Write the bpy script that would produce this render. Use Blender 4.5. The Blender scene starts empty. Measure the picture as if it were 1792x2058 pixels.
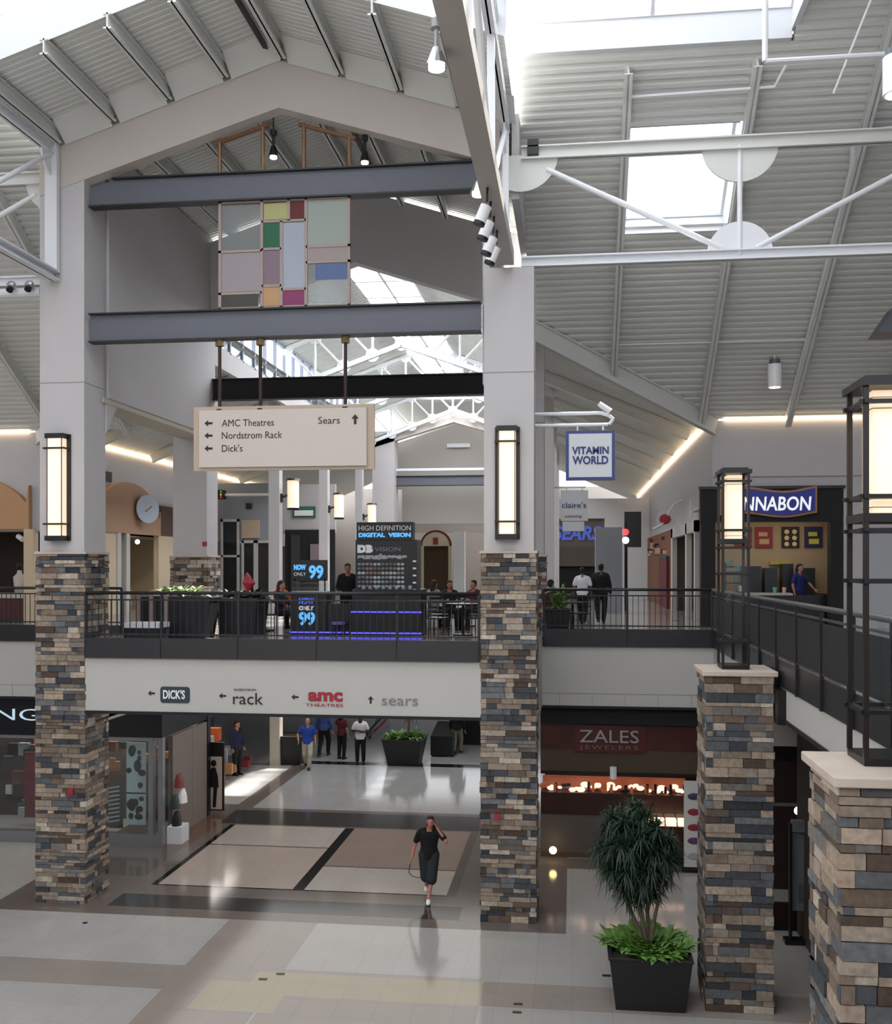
import bpy, bmesh, math, random
from mathutils import Vector, Matrix, Euler
random.seed(7)
SC = bpy.context.scene
COL = SC.collection
PI = math.pi

# ---------------------------------------------------------------- camera
cam_d = bpy.data.cameras.new('camera')
cam = bpy.data.objects.new('camera', cam_d)
COL.objects.link(cam)
cam.location = (0, 0, 6.9)
cam.rotation_euler = (PI / 2, 0, math.atan(254 / 2050))
cam_d.sensor_fit = 'HORIZONTAL'
cam_d.sensor_width = 36.0
cam_d.lens = 36.0 * 2050 / 1792
cam_d.shift_y = 109 / 1792
cam_d.clip_end = 400
SC.camera = cam

# ---------------------------------------------------------------- sky, lights, exposure
W = bpy.data.worlds.new('sky')
SC.world = W
W.use_nodes = True
nt = W.node_tree
nt.nodes.clear()
wo = nt.nodes.new('ShaderNodeOutputWorld')
bg = nt.nodes.new('ShaderNodeBackground')
tc = nt.nodes.new('ShaderNodeTexCoord')
sx = nt.nodes.new('ShaderNodeSeparateXYZ')
rp = nt.nodes.new('ShaderNodeValToRGB')
rp.color_ramp.elements[0].position = 0.0
rp.color_ramp.elements[0].color = (0.42, 0.43, 0.46, 1)
rp.color_ramp.elements[1].position = 0.55
rp.color_ramp.elements[1].color = (0.93, 0.96, 1.0, 1)
nt.links.new(tc.outputs['Generated'], sx.inputs[0])
nt.links.new(sx.outputs['Z'], rp.inputs[0])
nt.links.new(rp.outputs[0], bg.inputs['Color'])
bg.inputs['Strength'].default_value = 3.3
nt.links.new(bg.outputs[0], wo.inputs[0])
sun_d = bpy.data.lights.new('sun', 'SUN')
sun_d.energy = 16.0
sun_d.angle = math.radians(2)
sun_d.color = (1.0, 0.96, 0.9)
sun = bpy.data.objects.new('sun', sun_d)
sun.rotation_euler = Vector((0.306, 0.58, 1)).to_track_quat('Z', 'Y').to_euler()
sun.location = (0, 0, 40)
COL.objects.link(sun)
def area(x, y, z, sx_, sy_, power, col=(1, 1, 1), name='daylight'):
    d = bpy.data.lights.new(name, 'AREA'); d.shape = 'RECTANGLE'; d.size = sx_; d.size_y = sy_; d.energy = power; d.color = col
    o = bpy.data.objects.new(name, d); o.location = (x, y, z); COL.objects.link(o); return o
area(-5.81, 38.8, 15.5, 1.7, 22, 1500, (0.95, 0.97, 1.0), 'skylight_daylight')      # daylight under the nave ridge skylight
SC.view_settings.view_transform = 'Standard'
SC.view_settings.look = 'None'
SC.view_settings.gamma = 1.0
SC.view_settings.use_curve_mapping = False
SC.view_settings.exposure = 0.22
SC.cycles.max_bounces = 7
SC.cycles.diffuse_bounces = 4
SC.cycles.glossy_bounces = 3
SC.cycles.transparent_max_bounces = 10
SC.cycles.sample_clamp_indirect = 6
SC.cycles.use_denoising = True

# ---------------------------------------------------------------- helpers
def lin(h):
    h = h.lstrip('#')
    o = []
    for i in (0, 2, 4):
        v = int(h[i:i + 2], 16) / 255
        o.append(v / 12.92 if v <= 0.04045 else ((v + 0.055) / 1.055) ** 2.4)
    return tuple(o) + (1.0,)

MATS = {}
def mat(name, col='808080', rough=0.6, metal=0.0, emit=0.0, noise=0.0, scale=6.0, bump=0.0, attr=False, spec=0.5, trans=0.0, ecol=None, alpha=1.0):
    if name in MATS:
        return MATS[name]
    m = bpy.data.materials.new(name)
    m.use_nodes = True
    n = m.node_tree
    b = n.nodes['Principled BSDF']
    c = lin(col) if isinstance(col, str) else tuple(col) + (1.0,)
    b.inputs['Base Color'].default_value = c
    b.inputs['Roughness'].default_value = rough
    b.inputs['Metallic'].default_value = metal
    b.inputs['Specular IOR Level'].default_value = spec
    if trans:
        b.inputs['Transmission Weight'].default_value = trans
    if alpha < 1:
        b.inputs['Alpha'].default_value = alpha
    if emit:
        b.inputs['Emission Color'].default_value = lin(ecol) if ecol else c
        b.inputs['Emission Strength'].default_value = emit
    src = None
    if attr:
        a = n.nodes.new('ShaderNodeAttribute')
        a.attribute_name = 'Col'
        src = a.outputs['Color']
    nz = None
    if noise or bump:
        t = n.nodes.new('ShaderNodeTexCoord')
        nz = n.nodes.new('ShaderNodeTexNoise')
        nz.inputs['Scale'].default_value = scale
        nz.inputs['Detail'].default_value = 5
        n.links.new(t.outputs['Object'], nz.inputs['Vector'])
    if noise:
        mx = n.nodes.new('ShaderNodeMix')
        mx.data_type = 'RGBA'
        mx.blend_type = 'MULTIPLY'
        mx.inputs[0].default_value = 1.0
        mr = n.nodes.new('ShaderNodeMapRange')
        mr.inputs[1].default_value = 0.25
        mr.inputs[2].default_value = 0.75
        mr.inputs[3].default_value = 1 - noise
        mr.inputs[4].default_value = 1 + noise * 0.5
        n.links.new(nz.outputs[0], mr.inputs[0])
        n.links.new(mr.outputs[0], mx.inputs[7])
        if src:
            n.links.new(src, mx.inputs[6])
        else:
            mx.inputs[6].default_value = c
        src = mx.outputs[2]
    if bump:
        bp = n.nodes.new('ShaderNodeBump')
        bp.inputs['Strength'].default_value = bump
        bp.inputs['Distance'].default_value = 0.02
        n.links.new(nz.outputs[0], bp.inputs['Height'])
        n.links.new(bp.outputs[0], b.inputs['Normal'])
    if src:
        n.links.new(src, b.inputs['Base Color'])
    MATS[name] = m
    return m

class MB:
    """collects faces, then links them as one mesh object"""
    def __init__(s):
        s.v = []; s.f = []; s.c = []; s.col = None
    def face(s, idx):
        s.f.append(idx); s.c.append(s.col)
    def quad(s, *p):
        b = len(s.v); s.v += [tuple(q) for q in p]; s.face(list(range(b, b + len(p)))); return s
    def box(s, x0, x1, y0, y1, z0, z1):
        b = len(s.v)
        s.v += [(x0,y0,z0),(x1,y0,z0),(x1,y1,z0),(x0,y1,z0),(x0,y0,z1),(x1,y0,z1),(x1,y1,z1),(x0,y1,z1)]
        for q in ((0,3,2,1),(4,5,6,7),(0,1,5,4),(1,2,6,5),(2,3,7,6),(3,0,4,7)):
            s.face([b + i for i in q])
        return s
    def bar(s, p0, p1, w, h, up=(0, 0, 1)):
        p0 = Vector(p0); p1 = Vector(p1); d = (p1 - p0).normalized(); u = Vector(up)
        if abs(d.dot(u)) > 0.98: u = Vector((0, 1, 0))
        r = d.cross(u).normalized(); u = r.cross(d).normalized()
        b = len(s.v)
        for p in (p0, p1):
            for a, e in ((-1,-1),(1,-1),(1,1),(-1,1)):
                s.v.append(tuple(p + r * (a * w / 2) + u * (e * h / 2)))
        for q in ((0,1,2,3),(7,6,5,4),(0,4,5,1),(1,5,6,2),(2,6,7,3),(3,7,4,0)):
            s.face([b + i for i in q])
        return s
    def ibeam(s, p0, p1, w, h, t=0.04, up=(0, 0, 1)):
        p0 = Vector(p0); p1 = Vector(p1); d = (p1 - p0).normalized(); u = Vector(up)
        r = d.cross(u).normalized(); u = r.cross(d).normalized()
        s.bar(p0, p1, t, h, up)
        for e in (-1, 1):
            o = u * (e * (h / 2 - t / 2)); s.bar(p0 + o, p1 + o, w, t, up)
        return s
    def tube(s, p0, p1, r, r1=None, n=10, cap=True):
        p0 = Vector(p0); p1 = Vector(p1); r1 = r if r1 is None else r1
        d = (p1 - p0).normalized(); u = Vector((0,0,1)) if abs(d.z) < 0.95 else Vector((1,0,0))
        a = d.cross(u).normalized(); c = d.cross(a).normalized(); b = len(s.v)
        for p, q in ((p0, r), (p1, r1)):
            for i in range(n):
                t = 2 * PI * i / n
                s.v.append(tuple(p + a * (q * math.cos(t)) + c * (q * math.sin(t))))
        for i in range(n):
            j = (i + 1) % n; s.face([b+i, b+j, b+n+j, b+n+i])
        if cap:
            s.face([b + i for i in range(n)][::-1]); s.face([b+n+i for i in range(n)])
        return s
    def path(s, pts, r, n=8):
        for a, b in zip(pts, pts[1:]): s.tube(a, b, r, n=n)
        return s
    def capsule(s, p0, p1, r0, r1, n=12, k=4):
        p0 = Vector(p0); p1 = Vector(p1); d = p1 - p0
        L = d.length; d = d / L if L > 1e-6 else Vector((0,0,1))
        u = Vector((0,0,1)) if abs(d.z) < 0.95 else Vector((1,0,0))
        a = d.cross(u).normalized(); c = d.cross(a).normalized()
        rings = []
        for i in range(k, 0, -1):
            t = i / k * PI / 2 * 0.96; rings.append((p0 - d * (r0 * math.sin(t)), r0 * math.cos(t)))
        rings += [(p0, r0), (p1, r1)]
        for i in range(1, k + 1):
            t = i / k * PI / 2 * 0.96; rings.append((p1 + d * (r1 * math.sin(t)), r1 * math.cos(t)))
        return s.loft([(p, a * q, c * q) for p, q in rings], n)
    def loft(s, rings, n=14):
        """rings: (centre, axis vector a, axis vector b)"""
        b = len(s.v)
        for p, a, c in rings:
            for i in range(n):
                t = 2 * PI * i / n
                s.v.append(tuple(Vector(p) + Vector(a) * math.cos(t) + Vector(c) * math.sin(t)))
        for k in range(len(rings) - 1):
            for i in range(n):
                j = (i + 1) % n
                s.face([b+k*n+i, b+k*n+j, b+(k+1)*n+j, b+(k+1)*n+i])
        s.face([b + i for i in range(n)][::-1]); m = b + (len(rings)-1)*n
        s.face([m + i for i in range(n)])
        return s
    def prism(s, pts, axis, a0, a1):
        """polygon pts (2D) extruded along axis x / y / z"""
        def P(q, w):
            return {'x': (w, q[0], q[1]), 'y': (q[0], w, q[1]), 'z': (q[0], q[1], w)}[axis]
        b = len(s.v); n = len(pts)
        s.v += [P(q, a0) for q in pts] + [P(q, a1) for q in pts]
        s.face([b + i for i in range(n)][::-1]); s.face([b + n + i for i in range(n)])
        for i in range(n):
            j = (i + 1) % n; s.face([b+i, b+j, b+n+j, b+n+i])
        return s
    def sphere(s, c, r, n=10, k=6, sc=(1,1,1)):
        rings = []
        for i in range(k + 1):
            t = -PI/2*0.97 + PI*0.97 * i / k
            q = r * math.cos(t); z = r * math.sin(t)
            rings.append((Vector(c) + Vector((0,0,z*sc[2])), (q*sc[0],0,0), (0,q*sc[1],0)))
        return s.loft(rings, n)
    def build(s, name, m, parent=None, smooth=False, bevel=0.0, origin=None):
        me = bpy.data.meshes.new(name)
        xs = [v[0] for v in s.v]; ys = [v[1] for v in s.v]; zs = [v[2] for v in s.v]
        o = Vector(origin) if origin else Vector(((min(xs)+max(xs))/2, (min(ys)+max(ys))/2, min(zs)))
        me.from_pydata([tuple(Vector(v) - o) for v in s.v], [], s.f)
        if any(c is not None for c in s.c):
            at = me.color_attributes.new('Col', 'FLOAT_COLOR', 'CORNER')
            i = 0
            for p, c in zip(me.polygons, s.c):
                c = c or (0.5, 0.5, 0.5)
                for _ in range(p.loop_total):
                    at.data[i].color = (c[0], c[1], c[2], 1); i += 1
        bm = bmesh.new(); bm.from_mesh(me)
        bmesh.ops.recalc_face_normals(bm, faces=bm.faces)
        bm.to_mesh(me); bm.free()
        me.materials.append(m)
        ob = bpy.data.objects.new(name, me)
        COL.objects.link(ob)
        if smooth:
            me.polygons.foreach_set('use_smooth', [True] * len(me.polygons))
        if bevel:
            bv = ob.modifiers.new('bevel', 'BEVEL'); bv.width = bevel; bv.segments = 2; bv.limit_method = 'ANGLE'
        place(ob, o, parent)
        return ob

ORI = {}
def place(ob, o, parent=None):
    o = Vector(o)
    if parent is not None:
        ob.parent = parent; ob.location = o - ORI[parent.name]
    else:
        ob.location = o
    ORI[ob.name] = o

def thing(name, label, cat, loc=(0,0,0), group=None, local=False, rz=0.0):
    o = bpy.data.objects.new(name, None); COL.objects.link(o)
    o.empty_display_size = 0.2
    o.location = loc; o.rotation_euler = (0, 0, rz)
    ORI[o.name] = Vector((0,0,0)) if local else Vector(loc)
    o['label'] = label; o['category'] = cat
    if group: o['group'] = group
    return o
def tag(o, label, cat, group=None, kind=None):
    o['label'] = label; o['category'] = cat
    if group: o['group'] = group
    if kind: o['kind'] = kind
    return o
def struct(o):
    o['kind'] = 'structure'
    return o
def copy_tree(o, loc, rz=None, label=None, group=None):
    r = o.copy(); COL.objects.link(r); r.location = loc
    if rz is not None: r.rotation_euler = (0, 0, rz)
    if label: r['label'] = label
    if group: r['group'] = group
    ORI[r.name] = Vector(loc)
    def rec(src, dst):
        for ch in list(src.children):
            c = ch.copy(); COL.objects.link(c); c.parent = dst; rec(ch, c)
    rec(o, r)
    return r

def text(name, s, m, x, y, z, size, parent, width=None, depth=0.02, shear=0.0, face='-y', align='LEFT', offset=0.0, spacing=1.0):
    """lettering as a mesh; x,z = left end of base line, standing in a plane facing -y (or facing +x / -x)"""
    cu = bpy.data.curves.new(name, 'FONT'); cu.body = s; cu.size = size; cu.extrude = depth / 2
    cu.shear = shear; cu.align_x = 'LEFT'; cu.offset = offset; cu.space_character = spacing; cu.resolution_u = 3
    tmp = bpy.data.objects.new('tmp_text', cu); COL.objects.link(tmp)
    dg = bpy.context.evaluated_depsgraph_get()
    me = bpy.data.meshes.new_from_object(tmp.evaluated_get(dg))
    COL.objects.unlink(tmp); bpy.data.objects.remove(tmp)
    vs = [v.co.copy() for v in me.vertices]
    x0 = min(v.x for v in vs); x1 = max(v.x for v in vs)
    k = (width / (x1 - x0)) if width else 1.0
    for v in me.vertices:
        cx, cy, cz = (v.co.x - x0) * k, v.co.y, v.co.z
        if face == '-y': v.co = (cx, -cz, cy)
        elif face == '+x': v.co = (cz, cx, cy)
        elif face == '-x': v.co = (-cz, -cx, cy)
    me.materials.clear(); me.materials.append(m); me.name = name
    ob = bpy.data.objects.new(name, me); COL.objects.link(ob)
    place(ob, (x, y, z), parent)
    return ob

# ---------------------------------------------------------------- materials
M = dict(
    plaster=mat('plaster', 'bdbabb', 0.85, noise=0.03, scale=1.5),
    plaster_warm=mat('plaster_warm', 'beb6b0', 0.85, noise=0.03, scale=1.5),
    fascia=mat('fascia_paint', 'bcbab6', 0.7, noise=0.02, scale=1.0),
    deck=mat('painted_steel_deck', 'cfd0cc', 0.55, noise=0.03, scale=0.8),
    white_steel=mat('white_steel', 'dcdee2', 0.45),
    grey_steel=mat('warm_grey_steel', 'a8a29c', 0.5),
    dark_steel=mat('slate_painted_steel', '5c5f69', 0.45, noise=0.05, scale=2),
    black=mat('black_metal', '101012', 0.4),
    black_matte=mat('black_matte', '17181b', 0.75),
    bronze=mat('bronze_metal', '6b4a33', 0.4, metal=0.6),
    curb=mat('dark_curb_panel', '2a2b2e', 0.35, noise=0.06, scale=3),
    tan=mat('tan_board', 'b7a593', 0.7),
    cream=mat('cream_board', 'c9beb6', 0.6),
    ink=mat('dark_ink', '2b2826', 0.7),
    glass_lit=mat('lit_alabaster_glass', 'f3e6d6', 0.4, emit=0.66, ecol='ffe0ba', noise=0.08, scale=8),
    bulb=mat('glowing_bulb', 'fff0e0', 0.3, emit=4, ecol='fff0e0'),
    stone=mat('ledgestone', 'ffffff', 0.8, attr=True, noise=0.35, scale=14, bump=0.6),
    cap=mat('limestone_cap', 'c4b5a8', 0.75, noise=0.12, scale=5, bump=0.3),
    leaf_dark=mat('dark_strap_leaf', '223a26', 0.5, noise=0.4, scale=5),
    leaf=mat('green_leaf', '6c9644', 0.45, noise=0.45, scale=6),
    leaf_pale=mat('pale_variegated_leaf', 'bccb98', 0.5, noise=0.4, scale=9),
    bark=mat('bark', '7c6f60', 0.9, noise=0.3, scale=20, bump=0.5),
    soil=mat('mulch', '3a2a20', 0.95, noise=0.4, scale=20),
    planter=mat('black_planter', '16171a', 0.5),
    wood=mat('brown_wood', '7a4a26', 0.5, noise=0.25, scale=8),
    wood_dark=mat('dark_mahogany', '33160f', 0.4, noise=0.2, scale=3),
    skin=mat('skin', 'b98068', 0.55),
    skin_dark=mat('dark_skin', '5d3a2b', 0.55),
)
def sky_glass():
    m = bpy.data.materials.new('roof_glass'); m.use_nodes = True; n = m.node_tree; n.nodes.clear()
    o = n.nodes.new('ShaderNodeOutputMaterial'); t = n.nodes.new('ShaderNodeBsdfTransparent'); g = n.nodes.new('ShaderNodeBsdfGlossy')
    g.inputs['Roughness'].default_value = 0.05
    t.inputs['Color'].default_value = (0.94, 0.97, 0.98, 1)
    x = n.nodes.new('ShaderNodeMixShader'); x.inputs[0].default_value = 0.07
    n.links.new(t.outputs[0], x.inputs[1]); n.links.new(g.outputs[0], x.inputs[2]); n.links.new(x.outputs[0], o.inputs[0])
    return m
mat('bright_white_paint', 'd4d6da', 0.6)
M['glass'] = sky_glass()
def tinted(name, col, trans, rough=0.5):
    m = bpy.data.materials.new(name); m.use_nodes = True; n = m.node_tree; n.nodes.clear()
    c = lin(col)
    o = n.nodes.new('ShaderNodeOutputMaterial'); t = n.nodes.new('ShaderNodeBsdfTransparent'); t.inputs[0].default_value = c
    d = n.nodes.new('ShaderNodeBsdfPrincipled'); d.inputs['Base Color'].default_value = c; d.inputs['Roughness'].default_value = rough
    tl = n.nodes.new('ShaderNodeBsdfTranslucent'); tl.inputs[0].default_value = c
    a = n.nodes.new('ShaderNodeMixShader'); a.inputs[0].default_value = 0.35
    n.links.new(d.outputs[0], a.inputs[1]); n.links.new(tl.outputs[0], a.inputs[2])
    x = n.nodes.new('ShaderNodeMixShader'); x.inputs[0].default_value = trans
    n.links.new(a.outputs[0], x.inputs[1]); n.links.new(t.outputs[0], x.inputs[2]); n.links.new(x.outputs[0], o.inputs[0])
    return m
# ================================================================ FLOORS
FL = mat('porcelain_floor', 'ffffff', 0.12, attr=True, noise=0.06, scale=1.2)
def floor_grid():
    """tile joints and a soft polish on the floor material"""
    n = FL.node_tree; b = n.nodes['Principled BSDF']
    br = n.nodes.new('ShaderNodeTexBrick'); t = n.nodes.new('ShaderNodeTexCoord')
    br.offset = 0.0; br.inputs['Scale'].default_value = 1.0
    br.inputs['Brick Width'].default_value = 0.61; br.inputs['Row Height'].default_value = 0.61
    br.inputs['Mortar Size'].default_value = 0.006
    br.inputs['Color1'].default_value = (1, 1, 1, 1); br.inputs['Color2'].default_value = (0.97, 0.965, 0.96, 1); br.inputs['Mortar'].default_value = (0.84, 0.83, 0.82, 1)
    n.links.new(t.outputs['Object'], br.inputs['Vector'])
    old = b.inputs['Base Color'].links[0].from_socket
    mx = n.nodes.new('ShaderNodeMix'); mx.data_type = 'RGBA'; mx.blend_type = 'MULTIPLY'; mx.inputs[0].default_value = 1
    n.links.new(old, mx.inputs[6]); n.links.new(br.outputs['Color'], mx.inputs[7]); n.links.new(mx.outputs[2], b.inputs['Base Color'])
floor_grid()
LG = lin('a5a19d')[:3]; LG2 = lin('aaa7a4')[:3]; TP = lin('6b625c')[:3]; TP2 = lin('948a83')[:3]; DK = lin('3d3b3a')[:3]; BK = lin('141414')[:3]
YL = lin('a0967f')[:3]; PG = lin('a79b93')[:3]; PB = lin('8a7b72')[:3]; PL = lin('aaa39c')[:3]; FG = lin('a0a0a0')[:3]; TD = lin('5c5650')[:3]; WB=lin('6a5348')[:3]
RECTS = [
    (-40, 30, -12, 75, LG),
    # foreground pattern
    (-40, -6.65, 16.95, 19.27, LG2), (-40, -6.65, 15.95, 16.95, TP2), (-6.65, -4.89, 10, 19.27, TP2), (-40, -6.65, 10, 15.95, LG2),
    (-4.85, -1.45, 14, 15.5, TP2), (-4.85, 12, 10, 14.6, LG2), (-5.3, -1.45, 15.95, 16.85, YL), (-1.45, 9, 15.95, 16.9, TP2), (-5.98, -4.6, 15.3, 16.4, YL),
    (-4.89, -1.5, 16.85, 17.0, TP2),
    (-4.6, -1.45, 15.5, 15.95, TP2),
    # taupe border round the passage
    (-11.75, -0.12, 19.27, 34.6, TP), (-9.4, -2.2, 19.74, 20.53, DK), (-12.0, -9.45, 21.7, 24.2, TD),
    (-9.07, -8.93, 21.15, 26.35, BK), (-8.93, -2.62, 21.15, 21.22, BK), (-8.93, -5.93, 21.22, 24.38, PG), (-8.93, -5.93, 24.46, 26.35, PL),
    (-8.93, -5.93, 24.38, 24.46, TD), (-5.93, -5.68, 21.15, 26.35, BK), (-5.68, -2.62, 21.22, 22.92, PL), (-5.68, -2.62, 22.92, 23.0, TD), (-5.68, -2.62, 23.0, 26.35, PB),
    (-2.62, -2.42, 21.15, 26.35, TD), (-9.45, -2.4, 26.45, 27.95, DK), (-9.07, -2.5, 28.25, 34.7, FG), (-9.5, 3.0, 34.75, 35.3, BK), (-40, 30, 35.3, 75, FG),
    (-10.0, -9.4, 24.1, 27.2, WB), (-11.6, -9.6, 28.6, 34.4, LG2),  # last strip: floor colour lightened where the sun patch falls
    # jeweller's forecourt
    (-0.12, 9, 23.45, 24.3, TP),
]
def rect_floor(rects, x0, x1, y0, y1, z, th, name, holes=()):
    xs = sorted({x0, x1} | {v for r in rects for v in r[:2] if x0 < v < x1} | {v for h in holes for v in h[:2] if x0 < v < x1})
    ys = sorted({y0, y1} | {v for r in rects for v in r[2:4] if y0 < v < y1} | {v for h in holes for v in h[2:4] if y0 < v < y1})
    m = MB()
    for a, b in zip(xs, xs[1:]):
        for c, d in zip(ys, ys[1:]):
            cx, cy = (a + b) / 2, (c + d) / 2
            if any(h[0] < cx < h[1] and h[2] < cy < h[3] for h in holes): continue
            col = rects[0][4]
            for r in rects:
                if r[0] < cx < r[1] and r[2] < cy < r[3]: col = r[4]
            m.col = col; m.quad((a, c, z), (b, c, z), (b, d, z), (a, d, z))
            m.col = LG; m.quad((a, c, z - th), (a, d, z - th), (b, d, z - th), (b, c, z - th))
    return struct(m.build(name, FL, origin=(0, 0, z)))
rect_floor(RECTS, -30, 14, -6, 70, 0.0, 0.2, 'floor')
# upper floor: two sheets with the atrium void cut out, fascia closes the rim
UF = [(-40, 40, -12, 75, lin('8f8c89')[:3]), (-13, 3.2, 26, 27, lin('5a5450')[:3]), (-13, 3.2, 31, 32, lin('5a5450')[:3]), (-9, -2, 32, 60, lin('a5a3a0')[:3]), (0.5, 3, 24, 60, lin('9a9894')[:3])]
VOID = [(-18, -10.92, -6, 23.9), (-10.92, -0.7, -6, 19.85), (-0.7, 3.2, -6, 23.9), (-9.3, -2.4, 32.0, 37.2)]
uf = rect_floor(UF, -22, 14, -6, 70, 5.25, 0.6, 'floor', VOID)

# ---- rim of the upper floor: pale fascia with dark curb panels above
def rim(x0, x1, y0, y1, zb, name, ax):
    f = MB(); 
    if ax == 'y':      # rim facing -y along x
        f.box(x0, x1, y0, y0 + 0.2, zb, 5.04); o = struct(f.build(name, M['fascia']))
        t = MB().box(x0, x1, y0 - 0.02, y0 + 0.2, zb - 0.06, zb); struct(t.build('trim_1', M['black_matte']))
        if zb < 3.8:
            g = MB()
            g.box(x0, x1, y0 - 0.006, y0, zb + 0.28, zb + 0.29)
            x = x0 + 0.4
            while x < x1: g.box(x, x + 0.01, y0 - 0.006, y0, zb, zb + 0.28); x += 0.75
            struct(g.build('trim_2', mat('joint_line', '8d8b88', 0.8)))
    else:
        f.box(x0, x0 + 0.2, y0, y1, zb, 5.04); o = struct(f.build(name, M['fascia']))
        t = MB().box(x0 - 0.02, x0 + 0.2, y0, y1, zb - 0.06, zb); struct(t.build('trim_1', M['black_matte']))
rim(-9.87, -1.76, 19.75, 0, 3.96, 'wall_bridge_fascia', 'y')
rim(-18, -10.92, 23.9, 0, 3.66, 'wall_left_fascia', 'y')
rim(-0.7, 3.4, 23.9, 0, 3.66, 'wall_right_fascia', 'y')
rim(3.2, 3.4, -6, 23.9, 4.58, 'wall_walkway_fascia', 'x')
struct(MB().box(-9.95, -9.87, 19.8, 24.0, 3.6, 5.2).build('wall_bridge_return', M['fascia']))
struct(MB().box(-1.76, -0.7, 20.8, 24.0, 3.66, 5.2).build('wall_bridge_return', M['fascia']))
struct(MB().box(-10.92, -9.87, 20.8, 24.0, 3.66, 5.2).build('wall_bridge_return', M['fascia']))
# dark soffits under the upper floor
struct(MB().box(-9.87, -1.76, 19.97, 31.9, 3.92, 4.0).build('ceiling', M['black_matte']))
struct(MB().box(-18, -9.87, 24.1, 34.5, 3.6, 3.68).build('ceiling', M['black_matte']))
struct(MB().box(-1.76, 3.4, 24.1, 34.5, 3.6, 3.68).build('ceiling', M['black_matte']))
struct(MB().box(3.4, 13, -5, 34.5, 4.5, 4.56).build('ceiling', M['black_matte']))

# ================================================================ ROOFS
def corrugated(m, o, u, v, lu, lv, period=0.19, depth=0.04):
    """ribs run along u, repeat along v"""
    o = Vector(o); u = Vector(u).normalized(); v = Vector(v).normalized(); n = u.cross(v).normalized()
    if n.z > 0: n = -n
    k = max(1, round(lv / period)); st = lv / k; prof = []
    for i in range(k):
        b = i * st
        prof += [(b, 0), (b + st * 0.42, 0), (b + st * 0.5, depth), (b + st * 0.92, depth)]
    prof.append((lv, 0))
    b = len(m.v)
    for t, d in prof:
        p = o + v * t + n * d
        m.v.append(tuple(p)); m.v.append(tuple(p + u * lu))
    for i in range(len(prof) - 1):
        m.face([b + 2*i, b + 2*i + 1, b + 2*i + 3, b + 2*i + 2])
def backing(m, pts, th=0.12):
    """flat roof skin above the deck"""
    m.quad(*[(p[0], p[1], p[2] + th) for p in pts])
SLO = 0.655
def sz(y): return 10.95 + SLO * (28.6 - y)           # atrium side roof, falls towards +y
sv = Vector((0, 1, -SLO)).normalized(); SL = math.sqrt(1 + SLO * SLO)
VAL = 4.73 / 3.1                                    # valley: dx per dy
def steep(x0, x1, y0, y1, m):
    corrugated(m, (x0, y0, sz(y0)), (1, 0, 0), sv, x1 - x0, (y1 - y0) * SL)
    backing(m, [(x0, y0, sz(y0)), (x1, y0, sz(y0)), (x1, y1, sz(y1)), (x0, y1, sz(y1))])
m = MB()
SKX0, SKX1 = 1.07, 3.45
steep(-1.06, SKX0, 19.75, 25.6, m); steep(SKX0, SKX1, 19.75, 21.1, m); steep(SKX0, SKX1, 23.3, 26.2, m); steep(SKX1, 13, 19.75, 28.6, m)
steep(4.1, 13, 14, 19.75, m)
# stepped strips follow the valley line
for i in range(12):
    y0 = 26.2 + i * 0.2; xa = max(SKX0, 3.9 - (28.6 - y0) * VAL + 0.05) if False else max(-0.7, 3.9 - (28.6 - y0) * VAL)
    if xa < SKX1: steep(xa, SKX1, y0, y0 + 0.2, m)
for i in range(3):
    y0 = 25.6 + i * 0.2; xa = max(-0.7, 3.9 - (28.6 - y0) * VAL)
    steep(xa, SKX0, y0, y0 + 0.2, m)
struct(m.build('ceiling', M['deck']))
# rafters on that slope
def rafter(x, y0, y1, zf, w=0.16, h=0.3, mt='deck'):
    a = Vector((x, y0, zf(y0) - 0.2)); b = Vector((x, y1, zf(y1) - 0.2))
    return MB().ibeam(a, b, w, h, 0.035)
for i, (x, y0, y1) in enumerate(((1.07, 19.9, 26.9), (3.48, 19.9, 28.5), (5.78, 14, 28.55), (8.1, 14, 28.55))):
    o = rafter(x, y0, y1, sz).build('sloping_rafter', M['deck'])
    tag(o, ['pale sloping roof rafter along the left side of the square skylight', 'pale sloping roof rafter along the right side of the square skylight',
            'pale sloping roof rafter ending above the cinnamon bakery front', 'pale sloping roof rafter at the far right edge of the view'][i], 'roof beam')
# left bay twin
m = MB(); corrugated(m, (-20, 14, sz(14)), (1, 0, 0), sv, 9.1, 14.6 * SL); backing(m, [(-20, 14, sz(14)), (-10.9, 14, sz(14)), (-10.9, 28.6, sz(28.6)), (-20, 28.6, sz(28.6))])
struct(m.build('ceiling', M['deck']))
for i, x in enumerate((-12.9, -15.2, -17.5)):
    o = rafter(x, 16, 28.5, sz).build('sloping_rafter', M['deck'])
    tag(o, ['pale sloping roof rafter just left of the left stone pillar', 'pale sloping roof rafter second left of the left stone pillar', 'pale sloping roof rafter at the far left edge of the view'][i], 'roof beam')
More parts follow.
